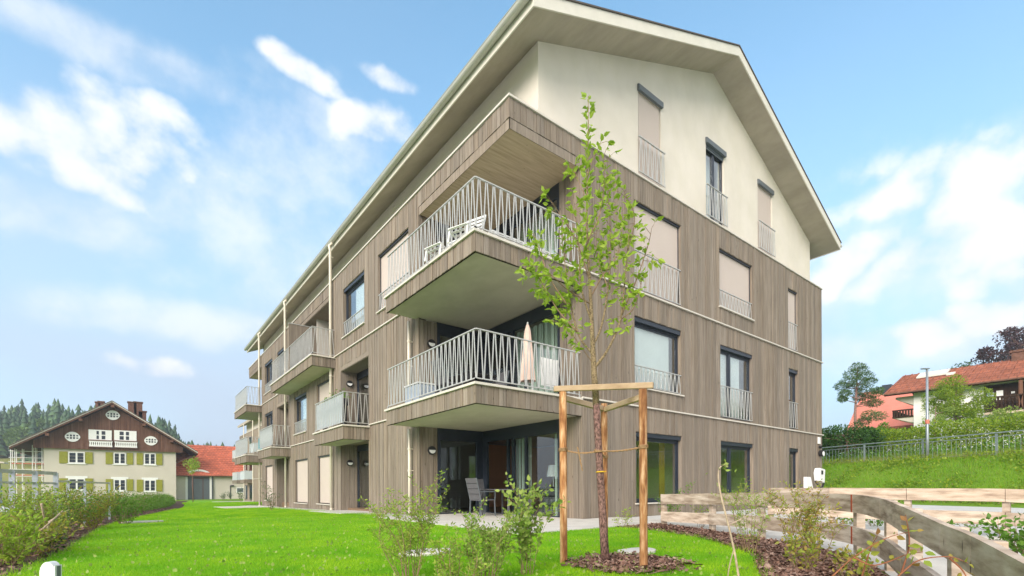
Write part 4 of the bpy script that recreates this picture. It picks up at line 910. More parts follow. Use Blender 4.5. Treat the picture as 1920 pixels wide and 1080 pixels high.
# bent bare stick
SK = empty('bent_stick', gp(1385, 4.1), 'pale bare bent twig standing in the mulch with a hooked tip', 'twig')
st_px = [(1388, 1100), (1378, 1040), (1366, 985), (1352, 930), (1347, 895), (1349, 878), (1358, 872), (1364, 876)]
b = MB(); b.tube(smooth_line([tuple(at(x, y, 4.1)) for x, y in st_px], 4), [.0105-.0075*i/28 for i in range(29)], 7); b.build('stem', 'pale_twig', SK, smooth=True)
b = MB(); b.tube(smooth_line([tuple(at(1376, 1030, 4.1)), tuple(at(1368, 1060, 4.15)), tuple(at(1362, 1100, 4.2))], 4), .005, 5); b.tube(smooth_line([tuple(at(1366, 985, 4.1)), tuple(at(1395, 970, 4.2)), tuple(at(1425, 950, 4.3))], 4), [.006-.0006*i for i in range(9)], 5); b.build('side_twig', 'pale_twig', SK)
P = [at(1360+RND.gauss(0, 9), 879+RND.gauss(0, 6), 4.1) for _ in range(10)]+[at(1425+RND.gauss(0, 14), 950+RND.gauss(0, 12), 4.3) for _ in range(16)]; leaves('leaves', P, rdir(len(P), -.3), .045, 'leaf_light', SK, .5)
# arching rose canes in the right foreground
RS = empty('rose_bush', gp(1620, 2.6), 'arching rose canes with yellow green leaves in front of the near fence', 'rose')
b = MB(); P, D = [], []
for pp, s in (([(1490, 1130), (1555, 1085), (1600, 1045), (1660, 1010), (1715, 995)], 2.7), ([(1640, 1120), (1690, 1075), (1725, 1050), (1780, 1044), (1815, 1056)], 2.3), ([(1690, 1075), (1705, 1020), (1698, 965)], 2.5), ([(1610, 1100), (1632, 1030), (1645, 1005)], 2.8), ([(1780, 1046), (1805, 1070), (1820, 1100)], 2.2), ([(1600, 1045), (1640, 1060), (1700, 1040), (1730, 1035)], 2.6)):
    pts = smooth_line([tuple(at(x, y, s-.04*i)) for i, (x, y) in enumerate(pp)], 5); b.tube(pts, [.005-.0035*i/(len(pts)-1) for i in range(len(pts))], 5)
    for t, p, d, _ in along(pts, 9):
        if t < .3 or RND.random() < .2: continue
        for _ in range(2):
            o = Vector((RND.gauss(0, 1), RND.gauss(0, 1), RND.gauss(0, .7))).normalized(); P.append(p+o*.008); D.append(o+d*.5)
b.build('canes', 'red_twig', RS); leaves('foliage', P, D, .042, 'leaf_rose', RS, .62)
# hedge along the left of the lawn
def lawn_x(y):
    return float(np.interp(y, [p[1] for p in LAWN_L], [p[0] for p in LAWN_L]))
def mass(name, pts_w, n, size, mat, root, wid=.5, up=.3): return leaves(name, pts_w, rdir(n, up), size, mat, root, wid)
HG = empty('hedge', (lawn_x(12)-1.3, 12, 0), 'long loose green hedge running along the left side of the lawn', 'hedge')
n = 26000; yy = 7.0+45*NR.uniform(0, 1, n)**1.35; xx = np.array([lawn_x(v) for v in yy])-1.35
hh = .62+.16*np.sin(yy*1.7)+.10*np.sin(yy*4.3+1); a = NR.uniform(0, 2*PI, n); r = NR.uniform(.2, 1, n)**.5
zb_ = np.array([gz(0, v) for v in yy])
P = np.stack([xx+.68*r*np.cos(a)+NR.normal(0, .05, n), yy+NR.normal(0, .1, n), zb_+np.maximum(.05, hh*.55+hh*.52*r*np.sin(a)+NR.normal(0, .07, n))], 1)
D = rdir(n, .6); leaves('foliage', P, D, .05+.0012*np.maximum(0, yy-7)+NR.uniform(-.012, .012, n), 'leaf_green', HG, .5)
b = MB()
for y in np.arange(7, 45, .35):
    x = lawn_x(y)-1.35+RND.gauss(0, .2); z = gz(0, y)
    b.tube([(x, y, z), (x+RND.gauss(0, .12), y+RND.gauss(0, .12), z+.4), (x+RND.gauss(0, .25), y+RND.gauss(0, .25), z+.8)], [.008, .006, .003], 4)
b.build('stems', 'twig', HG, kind='stuff')
sel = NR.choice(n, 2600); leaves('flower_heads', P[sel]+np.array([0, 0, .1]), rdir(len(sel), 1), .035, 'dry_grass', HG, .6)
for px, s, h, sp, st, mt, sz, lab in ((20, 6.9, .88, .75, 26, 'leaf_fern', .05, 'tall feathery bright green shrub at the left picture edge'), (95, 7.6, .72, .6, 20, 'leaf_fern', .045, 'feathery green shrub in front of the steel frame'),
                                      (12, 5.2, .52, .55, 22, 'leaf_young', .06, 'low leafy shrub at the bottom left corner'), (60, 5.9, .5, .5, 20, 'leaf_autumn', .055, 'yellowish leafy shrub beside the soil at left'),
                                      (172, 9.8, .82, .62, 22, 'leaf_autumn', .055, 'orange tinged shrub in the middle of the left hedge'), (125, 9.2, .62, .5, 16, 'leaf_green', .05, 'green twiggy shrub left of the orange tinged one'),
                                      (232, 11.6, .74, .65, 20, 'leaf_green', .055, 'green shrub right of the orange tinged one'), (85, 6.2, .2, .25, 8, 'leaf_dark', .06, 'small dark green plant on the bare soil')):
    shrub('hedge_shrub', gp(px, s), h, sp, st, mt, sz, 44, lab, wid=.42, side=5, bare=.12)
CT = empty('cut_branches', gp(75, 6.2), 'heap of pale cut branches lying against the left shrubs', 'branches')
for pp in ([(35, 1015), (62, 978)], [(60, 1010), (118, 958)], [(86, 1008), (92, 978), (130, 955)], [(78, 945), (86, 985), (100, 1000)], [(20, 1035), (40, 1010)]):
    b = MB(); b.tube([tuple(at(x, y, 6.1+.3*i)) for i, (x, y) in enumerate(pp)], [.014-.004*i for i in range(len(pp))], 6); b.build('branch', 'pale_twig', CT, smooth=True)
# ------------------------------------------------------------------ wooden fences
def fence(name, line, label, post_step, toward, both=2, paint=None):
    o = empty(name, (line[0][0], line[0][1], 0), label, 'fence'); C = smooth_line(line, 6)
    for i in range(0, len(C), post_step):
        x, y, z = C[i]; j = min(i+1, len(C)-1); k = max(0, i-1); u = Vector((C[j][0]-C[k][0], C[j][1]-C[k][1], 0)).normalized(); nv = Vector((-u.y, u.x, 0))*toward
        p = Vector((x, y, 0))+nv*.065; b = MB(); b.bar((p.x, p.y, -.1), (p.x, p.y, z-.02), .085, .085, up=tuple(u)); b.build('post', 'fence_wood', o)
    for row in range(both):
        for i in range(0, len(C)-1, post_step):
            q = C[i:i+post_step+1]; b = MB()
            if len(q) < 2: continue
            vs = []
            for k, (x, y, z) in enumerate(q):
                a = q[min(k+1, len(q)-1)]; c = q[max(k-1, 0)]; u = Vector((a[0]-c[0], a[1]-c[1], 0)).normalized(); nv = Vector((-u.y, u.x, 0))*toward
                e = u*(.004 if k == 0 else -.004 if k == len(q)-1 else 0)
                for d, zz in ((.02, 0), (-.022, 0), (-.022, -.2), (.02, -.2)): vs.append(Vector((x, y, z-.36*row+zz))+nv*d+e)
            f = []
            for k in range(len(q)-1):
                for m_ in range(4): f.append((k*4+m_, k*4+(m_+1) % 4, k*4+4+(m_+1) % 4, k*4+4+m_))
            f += [(0, 1, 2, 3), tuple((len(q)-1)*4+m_ for m_ in (3, 2, 1, 0))]
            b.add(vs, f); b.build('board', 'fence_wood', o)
    if paint is not None:
        x, y, z = C[paint]; a = C[paint+1]; u = Vector((a[0]-x, a[1]-y, 0)).normalized(); nv = Vector((-u.y, u.x, 0))*-toward
        for row in range(2):
            b = MB(); p = Vector((x, y, z-.36*row-.1))+nv*.0235+u*.03; b.bar(p-Vector((0, 0, .099)), p+Vector((0, 0, .099)), .003, .035, up=tuple(u)); b.build('painted_end', 'rust_paint', o)
    return o
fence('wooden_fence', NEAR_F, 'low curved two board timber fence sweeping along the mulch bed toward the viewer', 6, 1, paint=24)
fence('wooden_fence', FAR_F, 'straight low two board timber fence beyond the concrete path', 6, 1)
# ------------------------------------------------------------------ galvanised frame, bollard, charger
MF = empty('steel_frame', (-7.8, 3.9, 0), 'galvanised steel barrier of posts and two rails behind the left shrubs', 'barrier')
pl_ = [(-8.25, 2.7), (-8.0, 3.43), (-7.79, 4.03), (-7.57, 4.62), (-7.45, 5.25), (-7.25, 6.3), (-6.9, 8.66)]
for i, (x, y) in enumerate(pl_):
    b = MB(); wd = .075 if i in (1, 2, 3) else .045; b.bar((x, y, 0), (x, y, 1.13 if i < 4 else 1.0), wd, wd*.8); b.build('post', 'galvanised', MF)
for i in range(len(pl_)-1):
    a, c = Vector((*pl_[i], 0)), Vector((*pl_[i+1], 0)); zt = 1.12 if i < 3 else .97
    for z, t in ((zt, .06), (zt-.19, .035)) if i < 3 else ((zt, .04), (.5, .03)): b = MB(); b.bar(a+Vector((0, 0, z)), c+Vector((0, 0, z)), .04, t); b.build('rail', 'galvanised', MF)
p = at(95, 1052, 2.55); BO = empty('bollard_light', (p.x, p.y, 0), 'low white bollard light with a rounded top at the lawn corner', 'bollard')
b = MB(); n = 12; R0 = .040; prof = [(-R0, 0), (R0, 0), (R0, p.z-.02)]+[(R0*math.cos(a), p.z-.06+.058*math.sin(a)) for a in np.linspace(.55, PI, n)]
ux, uy = RT.x, RT.y
b.add([(p.x+q*ux+FW.x*d, p.y+q*uy+FW.y*d, z) for d in (-.02, .02) for q, z in prof], [tuple(range(len(prof))), tuple(range(2*len(prof)-1, len(prof)-1, -1))]+[(i, i+len(prof), (i+1) % len(prof)+len(prof), (i+1) % len(prof)) for i in range(len(prof))]); b.build('housing', 'white_plastic', BO)
b = MB(); b.bar(p+RT*(R0+.003)+Vector((0, 0, -.3)), p+RT*(R0+.003)+Vector((0, 0, -.025)), .003, .020, up=tuple(FW)); b.build('light_slot', 'box_grey', BO)
EV = empty('charging_station', (14.3, -.5, 0), 'white wallbox on a slanted pedestal by the gable corner', 'charger')
b = MB(); b.prism([(13.75, 0), (14.75, 0), (14.15, 1.15), (13.75, 1.15)], 1, -.55, -.45); b.build('pedestal', 'white_plastic', EV)
b = MB(); b.prism([(14.45, 1.0), (14.95, .92), (15.02, 1.45), (14.5, 1.5), (14.38, 1.3)], 1, -.75, -.55); wb = b.build('wallbox', 'white_plastic', EV, bevel=.02)
b = MB(); b.box(14.60, 14.76, -.765, -.752, 1.25, 1.40); b.build('display', 'black_plastic', wb)
b = MB(); b.tube(smooth_line([(14.98, -.65, 1.2), (15.05, -.68, .95), (14.8, -.68, .72), (14.5, -.66, .85), (14.45, -.6, 1.0)], 5), .035, 7); b.build('cable', 'black_plastic', EV)
# ------------------------------------------------------------------ furniture on terrace and balconies
def chair(loc, rz, label):
    o = empty('garden_chair', loc, label, 'chair', 'grey garden chairs', rz); L0 = Vector(loc); R_ = Matrix.Rotation(rz, 3, 'Z')
    def W(x, y, z): return L0+R_ @ Vector((x, y, z))
    for x in (-.26, .26):
        b = MB(); b.tube([W(x, .24, 0), W(x, .22, .44)], .013, 6); b.build('leg', 'box_grey', o); b = MB(); b.tube([W(x, -.24, 0), W(x, -.22, .44), W(x, -.36, 1.02)], .013, 6); b.build('leg', 'box_grey', o)
        b = MB(); b.tube([W(x, -.27, .66), W(x, .24, .66), W(x, .23, .44)], .014, 6); b.build('armrest', 'box_grey', o)
    b = MB(); b.bar(W(0, -.24, .44), W(0, .25, .44), .50, .025); b.build('seat', 'grey_fabric', o)
    b = MB(); b.bar(W(0, -.22, .46), W(0, -.36, 1.02), .50, .02, up=tuple(R_ @ Vector((0, 1, .2)))); bk = b.build('backrest', 'grey_fabric', o)
    for k in range(1, 4):
        t = k/4; b = MB(); p = W(-.25, -.22, .46).lerp(W(-.25, -.36, 1.02), t); q = W(.25, -.22, .46).lerp(W(.25, -.36, 1.02), t); off = R_ @ Vector((0, .013, 0)); b.bar(p-off, q-off, .006, .012); b.build('seam', 'black_plastic', bk)
    return o
chair((1.00, 2.55, .035), -PI/2, 'grey mesh garden chair with its back to the lawn on the ground terrace')
chair((1.55, 3.35, .035), PI, 'second grey mesh garden chair half hidden behind the terrace table')
def table(loc, lx, ly, h, label, mat='dark_furniture'):
    o = empty('garden_table', loc, label, 'table'); x, y, z = loc
    b = MB(); b.box(x-lx/2, x+lx/2, y-ly/2, y+ly/2, z+h-.03, z+h); b.build('table_top', mat, o, bevel=.005)
    for sx in (-1, 1):
        for sy in (-1, 1): b = MB(); b.box(x+sx*(lx/2-.05)-.02, x+sx*(lx/2-.05)+.02, y+sy*(ly/2-.05)-.02, y+sy*(ly/2-.05)+.02, z, z+h-.03); b.build('leg', mat, o)
table((1.62, 2.35, .035), .8, 1.3, .73, 'dark rectangular table on the ground floor terrace', 'grey_fabric')
CB = empty('cabinet', (3.0, 1.6, .03), 'dark drawer cabinet behind the ground floor glass', 'cabinet'); b = MB(); b.box(2.62, 3.1, .95, 2.05, .03, .82); b.build('body', 'dark_furniture', CB)
for k in range(3): b = MB(); b.box(2.605, 2.618, .97, 2.03, .08+.25*k, .29+.25*k); b.build('drawer', 'grey_fabric', CB)
TL = empty('table_lamp', (2.85, 1.75, .82), 'small white cone shaded lamp behind the ground floor glass', 'lamp')
b = MB(); b.tube([(2.85, 1.75, .82), (2.85, 1.75, 1.12)], .02, 8); b.build('stand', 'white_plastic', TL); b = MB(); b.tube([(2.85, 1.75, 1.10), (2.85, 1.75, 1.42)], [.19, .13], 16); b.build('lamp_shade', 'white_fabric', TL)
PA = empty('parasol', (1.0, .62, 2.98), 'furled beige parasol standing behind the first floor railing', 'parasol')
b = MB(); b.tube([(1, .62, 2.98), (1, .62, 4.72)], .02, 8); b.build('pole', 'railing', PA)
b = MB(); n = 16; zs = [(4.66, .03), (4.5, .075), (4.2, .10), (3.8, .125), (3.45, .15), (3.32, .155)]
V = []
for z, r in zs:
    for i in range(n): a = 2*PI*i/n; rr = r*(1+.22*(i % 2)*(4.7-z)); V.append((1+rr*math.cos(a), .62+rr*math.sin(a), z))
b.add(V, [(k*n+i, k*n+(i+1) % n, (k+1)*n+(i+1) % n, (k+1)*n+i) for k in range(len(zs)-1) for i in range(n)]); b.build('canopy', 'beige_fabric', PA)
b = MB(); b.box(.78, 1.22, .40, .84, 2.96, 3.02); b.build('base', 'dark_gap', PA)
CR = empty('clothes_rack', (1.55, .55, 2.96), 'white towel hung on a low drying rack behind the first floor railing', 'drying rack')
b = MB(); b.box(1.32, 1.85, .50, .515, 3.25, 3.92); b.build('towel', 'white_fabric', CR)
for x in (1.30, 1.87): b = MB(); b.tube([(x, .3, 2.96), (x, .51, 3.93), (x, .72, 2.96)], .01, 5); b.build('frame', 'railing', CR)
for k in range(4): b = MB(); b.tube([(1.30, .34+.02*k, 3.05+.07*k), (1.87, .34+.02*k, 3.05+.07*k)], .006, 5); b.build('rung', 'railing', CR)
table((.55, 2.7, 2.94), .9, 1.7, .74, 'dark dining table on the first floor corner balcony')
for x, y, rz, lab in ((-.15, 2.3, -PI/2, 'dark chair at the left side of the first floor balcony table'), (1.25, 2.4, PI/2, 'dark chair by the glass behind the first floor balcony table')): chair((x, y, 2.94), rz, lab)
CU = empty('cushion_box', (-.35, 3.5, 2.94), 'pale storage box behind the first floor railing near the wall', 'box'); b = MB(); b.box(-.6, -.1, 3.1, 3.9, 2.95, 3.5); b.build('body', 'grey_panel', CU, bevel=.02); b = MB(); b.box(-.62, -.08, 3.08, 3.92, 3.505, 3.54); b.build('lid', 'white_plastic', CU)
def deck_chair(loc, rz, tilt, label):
    o = empty('deck_chair', loc, label, 'deck chair', 'white slatted deck chairs', rz); L0 = Vector(loc); R_ = Matrix.Rotation(rz, 3, 'Z')
    def W(x, y, z): return L0+R_ @ Vector((x, y, z))
    for x in (-.24, .24): b = MB(); b.bar(W(x, 0, .12), W(x, -.55*math.cos(tilt), .12+.75*math.sin(tilt)), .03, .03); b.build('side_rail', 'white_paint', o); b = MB(); b.bar(W(x, 0, .12), W(x, .5, .30), .03, .03); b.build('side_rail', 'white_paint', o); b = MB(); b.bar(W(x, .45, .28), W(x, .5, 0), .03, .03); b.build('leg', 'white_paint', o); b = MB(); b.bar(W(x, -.2, .3), W(x, -.1, 0), .03, .03); b.build('leg', 'white_paint', o)
    for k in range(7):
        t = (k+.5)/7; p = W(-.235, -.55*math.cos(tilt)*t, .14+.75*math.sin(tilt)*t); q = W(.235, -.55*math.cos(tilt)*t, .14+.75*math.sin(tilt)*t); b = MB(); b.bar(p, q, .012, .07, up=tuple(R_ @ Vector((0, -math.cos(tilt), math.sin(tilt))))); b.build('slat', 'white_paint', o)
    for k in range(5): t = (k+.5)/5; b = MB(); b.bar(W(-.235, .5*t, .15+.18*t), W(.235, .5*t, .15+.18*t), .07, .012); b.build('slat', 'white_paint', o)
deck_chair((-.5, .75, 6.04), PI*.62, 1.15, 'white slatted deck chair in the corner of the top balcony'); deck_chair((-.5, 1.75, 6.04), PI*.58, 1.0, 'white slatted deck chair further along the top balcony side')
BN = empty('slatted_bench', (.6, .35, 6.04), 'low white slatted bench along the front of the top balcony', 'bench')
for k in range(4): b = MB(); b.box(-.3, 1.7, .22+.1*k, .29+.1*k, 6.30, 6.33); b.build('slat', 'white_paint', BN)
for x in (-.2, .7, 1.6): b = MB(); b.box(x, x+.05, .22, .59, 6.04, 6.299); b.build('leg', 'white_paint', BN)
for k in range(8): b = MB(); x = -.25+k*.26; b.box(x, x+.04, .20, .218, 6.06, 6.29); b.build('front_slat', 'white_paint', BN)
FP = empty('planter', (-.55, 10.3, 2.95), 'planter box with green herbs on the middle first floor balcony', 'planter'); b = MB(); b.box(-.72, -.45, 8.6, 10.9, 3.7, 3.92); b.build('box', 'dark_furniture', FP); 
for y in (8.7, 10.75): b = MB(); b.box(-.7, -.5, y, y+.05, 2.95, 3.7); b.build('stand', 'dark_furniture', FP)
n = 500; P = np.stack([NR.uniform(-.75, -.4, n), NR.choice([8.9, 9.6, 10.2, 10.7], n)+NR.normal(0, .13, n), 3.95+np.abs(NR.normal(0, .14, n))], 1); leaves('foliage', P, rdir(n, .8), .08, 'leaf_green', FP, .5)
TW = empty('beach_towel', (-.85, 26.6, 3.9), 'turquoise towel over the railing of the far lower balcony', 'towel'); b = MB(); b.box(-.2, .9, BL-NY-.13, BL-NY-.11, 3.25, 3.95); b.build('cloth', 'turquoise', TW)
# ------------------------------------------------------------------ second apartment block, far down the lawn
o2 = Vector((5.6, 41, -.95)); A2 = empty('apartment_building', o2, 'far apartment block of the same timber kind, mostly hidden behind the near one', 'building')
def b2(name, mat, *boxes, par=A2):
    b = MB()
    for x0, x1, y0, y1, z0, z1 in boxes: b.box(o2.x+x0, o2.x+x1, o2.y+y0, o2.y+y1, o2.z+z0, o2.z+z1)
    return b.build(name, mat, par)
b2('wall', 'cladding', (0, 14, 0, 26, 0, 9.2), (2.1, 14, 26, 30, 0, 9.2), (0, 2.1, 26, 30, 8.7, 9.2))
b2('attic_wall', 'plaster', (.9, 13, .1, 29.9, 9.2, 10.9)); b2('parapet_cap', 'metal_trim', (-.04, .1, 0, 30, 9.2, 9.25))
b2('drip_band', 'metal_trim', (-.05, -.002, 0, 26, 2.95, 2.99)); b2('drip_band', 'metal_trim', (-.05, -.002, 0, 26, 6.03, 6.07))
b = MB(); b.prism([(o2.x-.1, o2.z+10.55), (o2.x+7, o2.z+13.6), (o2.x+7, o2.z+13.9), (o2.x-.1, o2.z+10.85)], 1, o2.y-.7, o2.y+31); b.build('roof_slope', 'soffit_wood', A2)
for y in (4, 12, 20.5, 24.0):
    for z in (.3, 3.5, 6.6):
        wo = b2('window', 'anthracite', (-.02, -.004, y, y+1.9, z, z+1.9)); b2('pane', 'glass', (-.03, -.022, y+.1, y+1.8, z+.1, z+1.8), par=wo)
for y0, y1, z in ((26, 30, 2.9), (26, 30, 6.0), (20.3, 23.4, 2.9), (14, 17, 6.0)):
    bs = b2('balcony_slab', 'cladding', (-.95, 0 if y0 < 26 else 2.1, y0, y1, z-.45, z)); b2('wind_screen', 'frosted', (-.92, -.90, y0, y1, z+.05, z+1.1), (-.9, 0, y0+.01, y0+.03, z+.05, z+1.1), par=bs); b2('hand_rail', 'railing', (-.95, -.9, y0, y1, z+1.1, z+1.14), (-.9, 0, y0, y0+.04, z+1.1, z+1.14), par=bs)
for y in (10, 19.5, 25.9): b = MB(); b.tube([(o2.x-.1, o2.y+y, o2.z), (o2.x-.1, o2.y+y, o2.z+10.6)], .06, 8); b.build('downpipe', 'pipe', A2)
# ------------------------------------------------------------------ farmhouse with brown gable
def onY(px, py, Y): d = direction(px, py); s = (Y-CAM.y)/d.y; return CAM+d*s
def onX(px, py, X): d = direction(px, py); s = (X-CAM.x)/d.x; return CAM+d*s
FY = 86.8; FX0, FX1 = onY(82, 880, FY).x, onY(330, 880, FY).x; FG = -1.3
FH = empty('farmhouse', ((FX0+FX1)/2, FY, FG), 'old farmhouse with brown boarded gable, green shutters and cream walls', 'house')
WZ = 6.86
b = MB(); b.box(FX0, FX1, FY, FY+16, FG, WZ); b.build('wall', 'old_plaster', FH)
# roof
RY = 85.3; ap = onY(210, 752, RY); tl = onY(17, 836, RY); trt = onY(371, 848, RY)
GX0, GX1 = onY(62, 838, FY-.35).x, onY(343, 845, FY-.35).x
def roofz(x): return ap.z-.5-(abs(x-ap.x))*((ap.z-tl.z)/(ap.x-tl.x) if x < ap.x else (ap.z-trt.z)/(trt.x-ap.x))
b = MB(); b.prism([(GX0, WZ-.15), (GX1, WZ-.15), (GX1, roofz(GX1)), (ap.x, roofz(ap.x)), (GX0, roofz(GX0))], 1, FY-.3, FY+15.9); gb = b.build('gable', 'dark_gap', FH)
x = GX0
while x < GX1-.05:                                    # vertical boards of the gable
    e = min(x+.245, GX1); b = MB(); b.prism([(x+.01, WZ-.2), (e-.01, WZ-.2), (e-.01, roofz(e)-.0), (x+.01, roofz(x)-.0)] if not (x < ap.x < e) else [(x+.01, WZ-.2), (e-.01, WZ-.2), (e-.01, roofz(e)), (ap.x, roofz(ap.x)), (x+.01, roofz(x))], 1, FY-.37-RND.choice((0, .02)), FY-.301); b.build('gable_board', 'gable_wood', gb); x = e
for p, q, nm in ((tl, ap, 'roof_slope'), (ap, trt, 'roof_slope')):
    b = MB(); b.prism([(p.x, p.z-.42), (q.x, q.z-.42), (q.x, q.z), (p.x, p.z)], 1, RY+.04, FY+17); rs = b.build(nm, 'dark_wood', FH)
    b = MB(); b.prism([(p.x, p.z+.0), (q.x, q.z+.0), (q.x, q.z+.10), (p.x, p.z+.10)], 1, RY-.1, FY+17); b.build('roof_tiles', 'chalet_roof', rs)
    b = MB(); b.prism([(p.x, p.z-.16), (q.x, q.z-.16), (q.x, q.z-.02), (p.x, p.z-.02)], 1, RY-.03, RY+.035); b.build('barge_board', 'metal_trim', rs)
    b = MB(); b.prism([(p.x, p.z-.40), (q.x, q.z-.40), (q.x, q.z-.2), (p.x, p.z-.2)], 1, RY-.01, RY+.036); b.build('barge_board', 'gable_wood', rs)
for px in (88, 151, 211, 270, 322): xx_ = onY(px, 800, RY).x; z = roofz(xx_)-.02; b = MB(); b.box(xx_-.2, xx_+.2, RY+.02, FY, z-.35, z); b.build('purlin_end', 'gable_wood', FH)
def frame(b, x0, x1, z0, z1, y, t, d=.05): b.box(x0, x1, y-d, y, z0, z0+t); b.box(x0, x1, y-d, y, z1-t, z1); b.box(x0, x0+t, y-d, y, z0+t, z1-t); b.box(x1-t, x1, y-d, y, z0+t, z1-t); return b
for row, (yt, yb) in enumerate(((847, 868.5), (897, 919))):
    for pa, pb, sa, sb, sc_, sd in ((128, 159, 111, 127, 160, 174), (213, 236, 198, 211.5, 238, 249.5), (270, 292, 256, 268, 293, 304.5)):
        dy = (pa-128)*.018; x0, x1 = onY(pa, 860, FY).x, onY(pb, 860, FY).x; z1, z0 = onY(pa, yt+dy, FY).z, onY(pa, yb+dy, FY).z
        b = MB(); frame(b, x0, x1, z0, z1, FY-.01, .13, .08); xm = (x0+x1)/2; b.box(xm-.1, xm+.1, FY-.08, FY-.012, z0+.13, z1-.13)
        if row: b.box(x0-.3, x1+.3, FY-.05, FY-.002, z1, z1+.35)
        b.box(x0-.15, x1+.15, FY-.12, FY-.002, z0-.12, z0); wo = b.build('window', 'white_paint', FH)
        for a, c in ((x0+.13, xm-.1), (xm+.1, x1-.13)):
            for k in range(3): zz = z0+.13+(z1-z0-.26)*k/3; g = MB(); g.box(a, c, FY-.05, FY-.013, zz+.03, zz+(z1-z0-.26)/3-.03); g.build('pane', 'anthracite', wo)
        for p, q in ((sa, sb), (sc_, sd)):
            a, c = onY(p, 860, FY).x, onY(q, 860, FY).x; s = MB(); s.box(a, c, FY-.09, FY-.012, z0-.02, z1+.02); so = s.build('shutter', 'green_shutter', FH)
            for k in range(3): zz = z0+(z1-z0)*(k+.5)/3; s = MB(); s.box(a+.04, c-.04, FY-.105, FY-.091, zz-.16, zz+.16); s.build('shutter_panel', 'green_shutter', so)
for px, py in ((136, 819), (283, 826.5), (211.5, 778.5)):
    c = onY(px, py, FY-.4); rx_, rz_ = 13.5*.0625, 9.0*.081
    def eye(k): return [(c.x+rx_*k*math.copysign(abs(math.cos(a))**.95, math.cos(a)), c.z+rz_*k*math.copysign(abs(math.sin(a))**1.35, math.sin(a))) for a in np.linspace(0, 2*PI, 20, False)]
    b = MB(); b.prism(eye(1), 1, FY-.48, FY-.38); eo = b.build('eye_window', 'white_paint', FH)
    for dx in (-.62, -.2, .2, .62):
        for dz in (-.22, .22):
            h_ = .17 if abs(dx) < .5 else .12; g = MB(); g.box(c.x+(dx-.13)*rx_, c.x+(dx+.13)*rx_, FY-.49, FY-.481, c.z+(dz-h_)*rz_*1.1, c.z+(dz+h_)*rz_*1.1); g.build('pane', 'anthracite', eo)
GY = FY-.38
for pa, pb in ((166, 209.5), (214, 256)):
    x0, x1 = onY(pa, 815, GY).x, onY(pb, 815, GY).x; z1, z0 = onY(pa, 805+(pa-166)*.03, GY).z, onY(pa, 824+(pa-166)*.03, GY).z
    b = MB(); b.box(x0, x1, GY-.05, GY-.002, z0, z1); wo = b.build('loft_window', 'white_paint', FH)
    for f0, f1 in ((.34, .44), (.56, .72)) if pa < 200 else ((.24, .42), (.52, .66)):
        for k in range(2): g = MB(); g.box(x0+(x1-x0)*f0, x0+(x1-x0)*f1, GY-.06, GY-.051, z0+(z1-z0)*(.08+.45*k), z0+(z1-z0)*(.44+.45*k)); g.build('pane', 'anthracite', wo)
    zb0 = onY(pa, 837+(pa-166)*.03, GY).z; n = 11
    b = MB(); b.box(x0, x1, GY-.25, GY-.05, z0-.15, z0-.02); b.box(x0, x1, GY-.25, GY-.002, zb0-.12, zb0); rl = b.build('loft_balcony', 'gable_wood', FH)
    for k in range(n): xa = x0+(x1-x0)*(k+.2)/n; g = MB(); g.prism([(xa, zb0), (xa+.28, zb0), (xa+.2, (zb0+z0)/2), (xa+.3, z0-.15), (xa-.02, z0-.15), (xa+.08, (zb0+z0)/2)], 1, GY-.2, GY-.14); g.build('baluster', 'white_paint', rl)
for px, py0, py1, w_ in ((248, 754, 790, .55), (259, 754, 790, .55), (267, 771, 800, .5), (184, 754, 775, .3), (190, 753, 775, .35)):
    c0, c1 = onY(px, py0, 92), onY(px, py1+14, 92); b = MB(); b.box(c0.x-w_, c0.x+w_, 91.4, 92.6, c1.z, c0.z-.15); b.box(c0.x-w_-.1, c0.x+w_+.1, 91.3, 92.7, c0.z-.15, c0.z); b.build('chimney', 'brick', FH)
b = MB(); q0, q1 = onY(330, 868, FY+.5), onY(358, 855, FY+.5); b.bar((q0.x, FY+.5, q0.z), (trt.x-.6, FY+.5, trt.z-.6), .2, .2); b.build('eave_strut', 'gable_wood', FH)
# annex with the red roof
AY_ = 88.8; ax0, ax1 = FX1+.05, onY(492, 900, AY_).x; ez = onY(400, 892, AY_).z; AN = empty('barn_annex', ((ax0+ax1)/2, AY_, FG), 'low cream barn with bright red tiled roof beside the farmhouse', 'barn')
b = MB(); b.box(ax0, ax1, AY_, AY_+12, FG, ez); b.build('wall', 'old_plaster', AN)
rp = onY(400, 838, AY_+5.5)
b = MB(); b.prism([(AY_-.5, ez-.15), (AY_+5.5, rp.z), (AY_+11.5, ez-.15), (AY_+11.5, ez-.0), (AY_+5.5, rp.z+.2), (AY_-.5, ez+.05)], 0, ax0-.6, ax1+.4); ar = b.build('roof', 'red_tiles', AN)
b = MB(); b.tube([(ax0-.3, AY_-.58, ez-.08), (ax1+.3, AY_-.58, ez-.08)], .09, 8); b.build('gutter', 'brick', ar)
x = ax0-.5                                             # courses of clay tiles as stepped strips
th_ = math.atan2(rp.z-ez, 6.0); ncr = 15; b = MB()
for k in range(ncr):
    t0, t1 = k/ncr, (k+1)/ncr; ya, yb = AY_-.56+6.06*t0, AY_-.56+6.06*t1+.04; za, zb_ = ez+.02+(rp.z+.2-ez)*t0+.10, ez+.02+(rp.z+.2-ez)*t1+.02
    b.add([(ax0-.62, ya, za), (ax1+.42, ya, za), (ax1+.42, yb, zb_), (ax0-.62, yb, zb_), (ax0-.62, ya, za-.12), (ax1+.42, ya, za-.12)], [(0, 1, 2, 3), (4, 5, 1, 0)])
b.build('tile_courses', 'red_tiles', ar, kind='stuff')
dx0, dx1 = onY(352, 915, AY_).x, onY(393, 915, AY_).x; dz1, dz0 = onY(370, 893, AY_).z, FG+.05
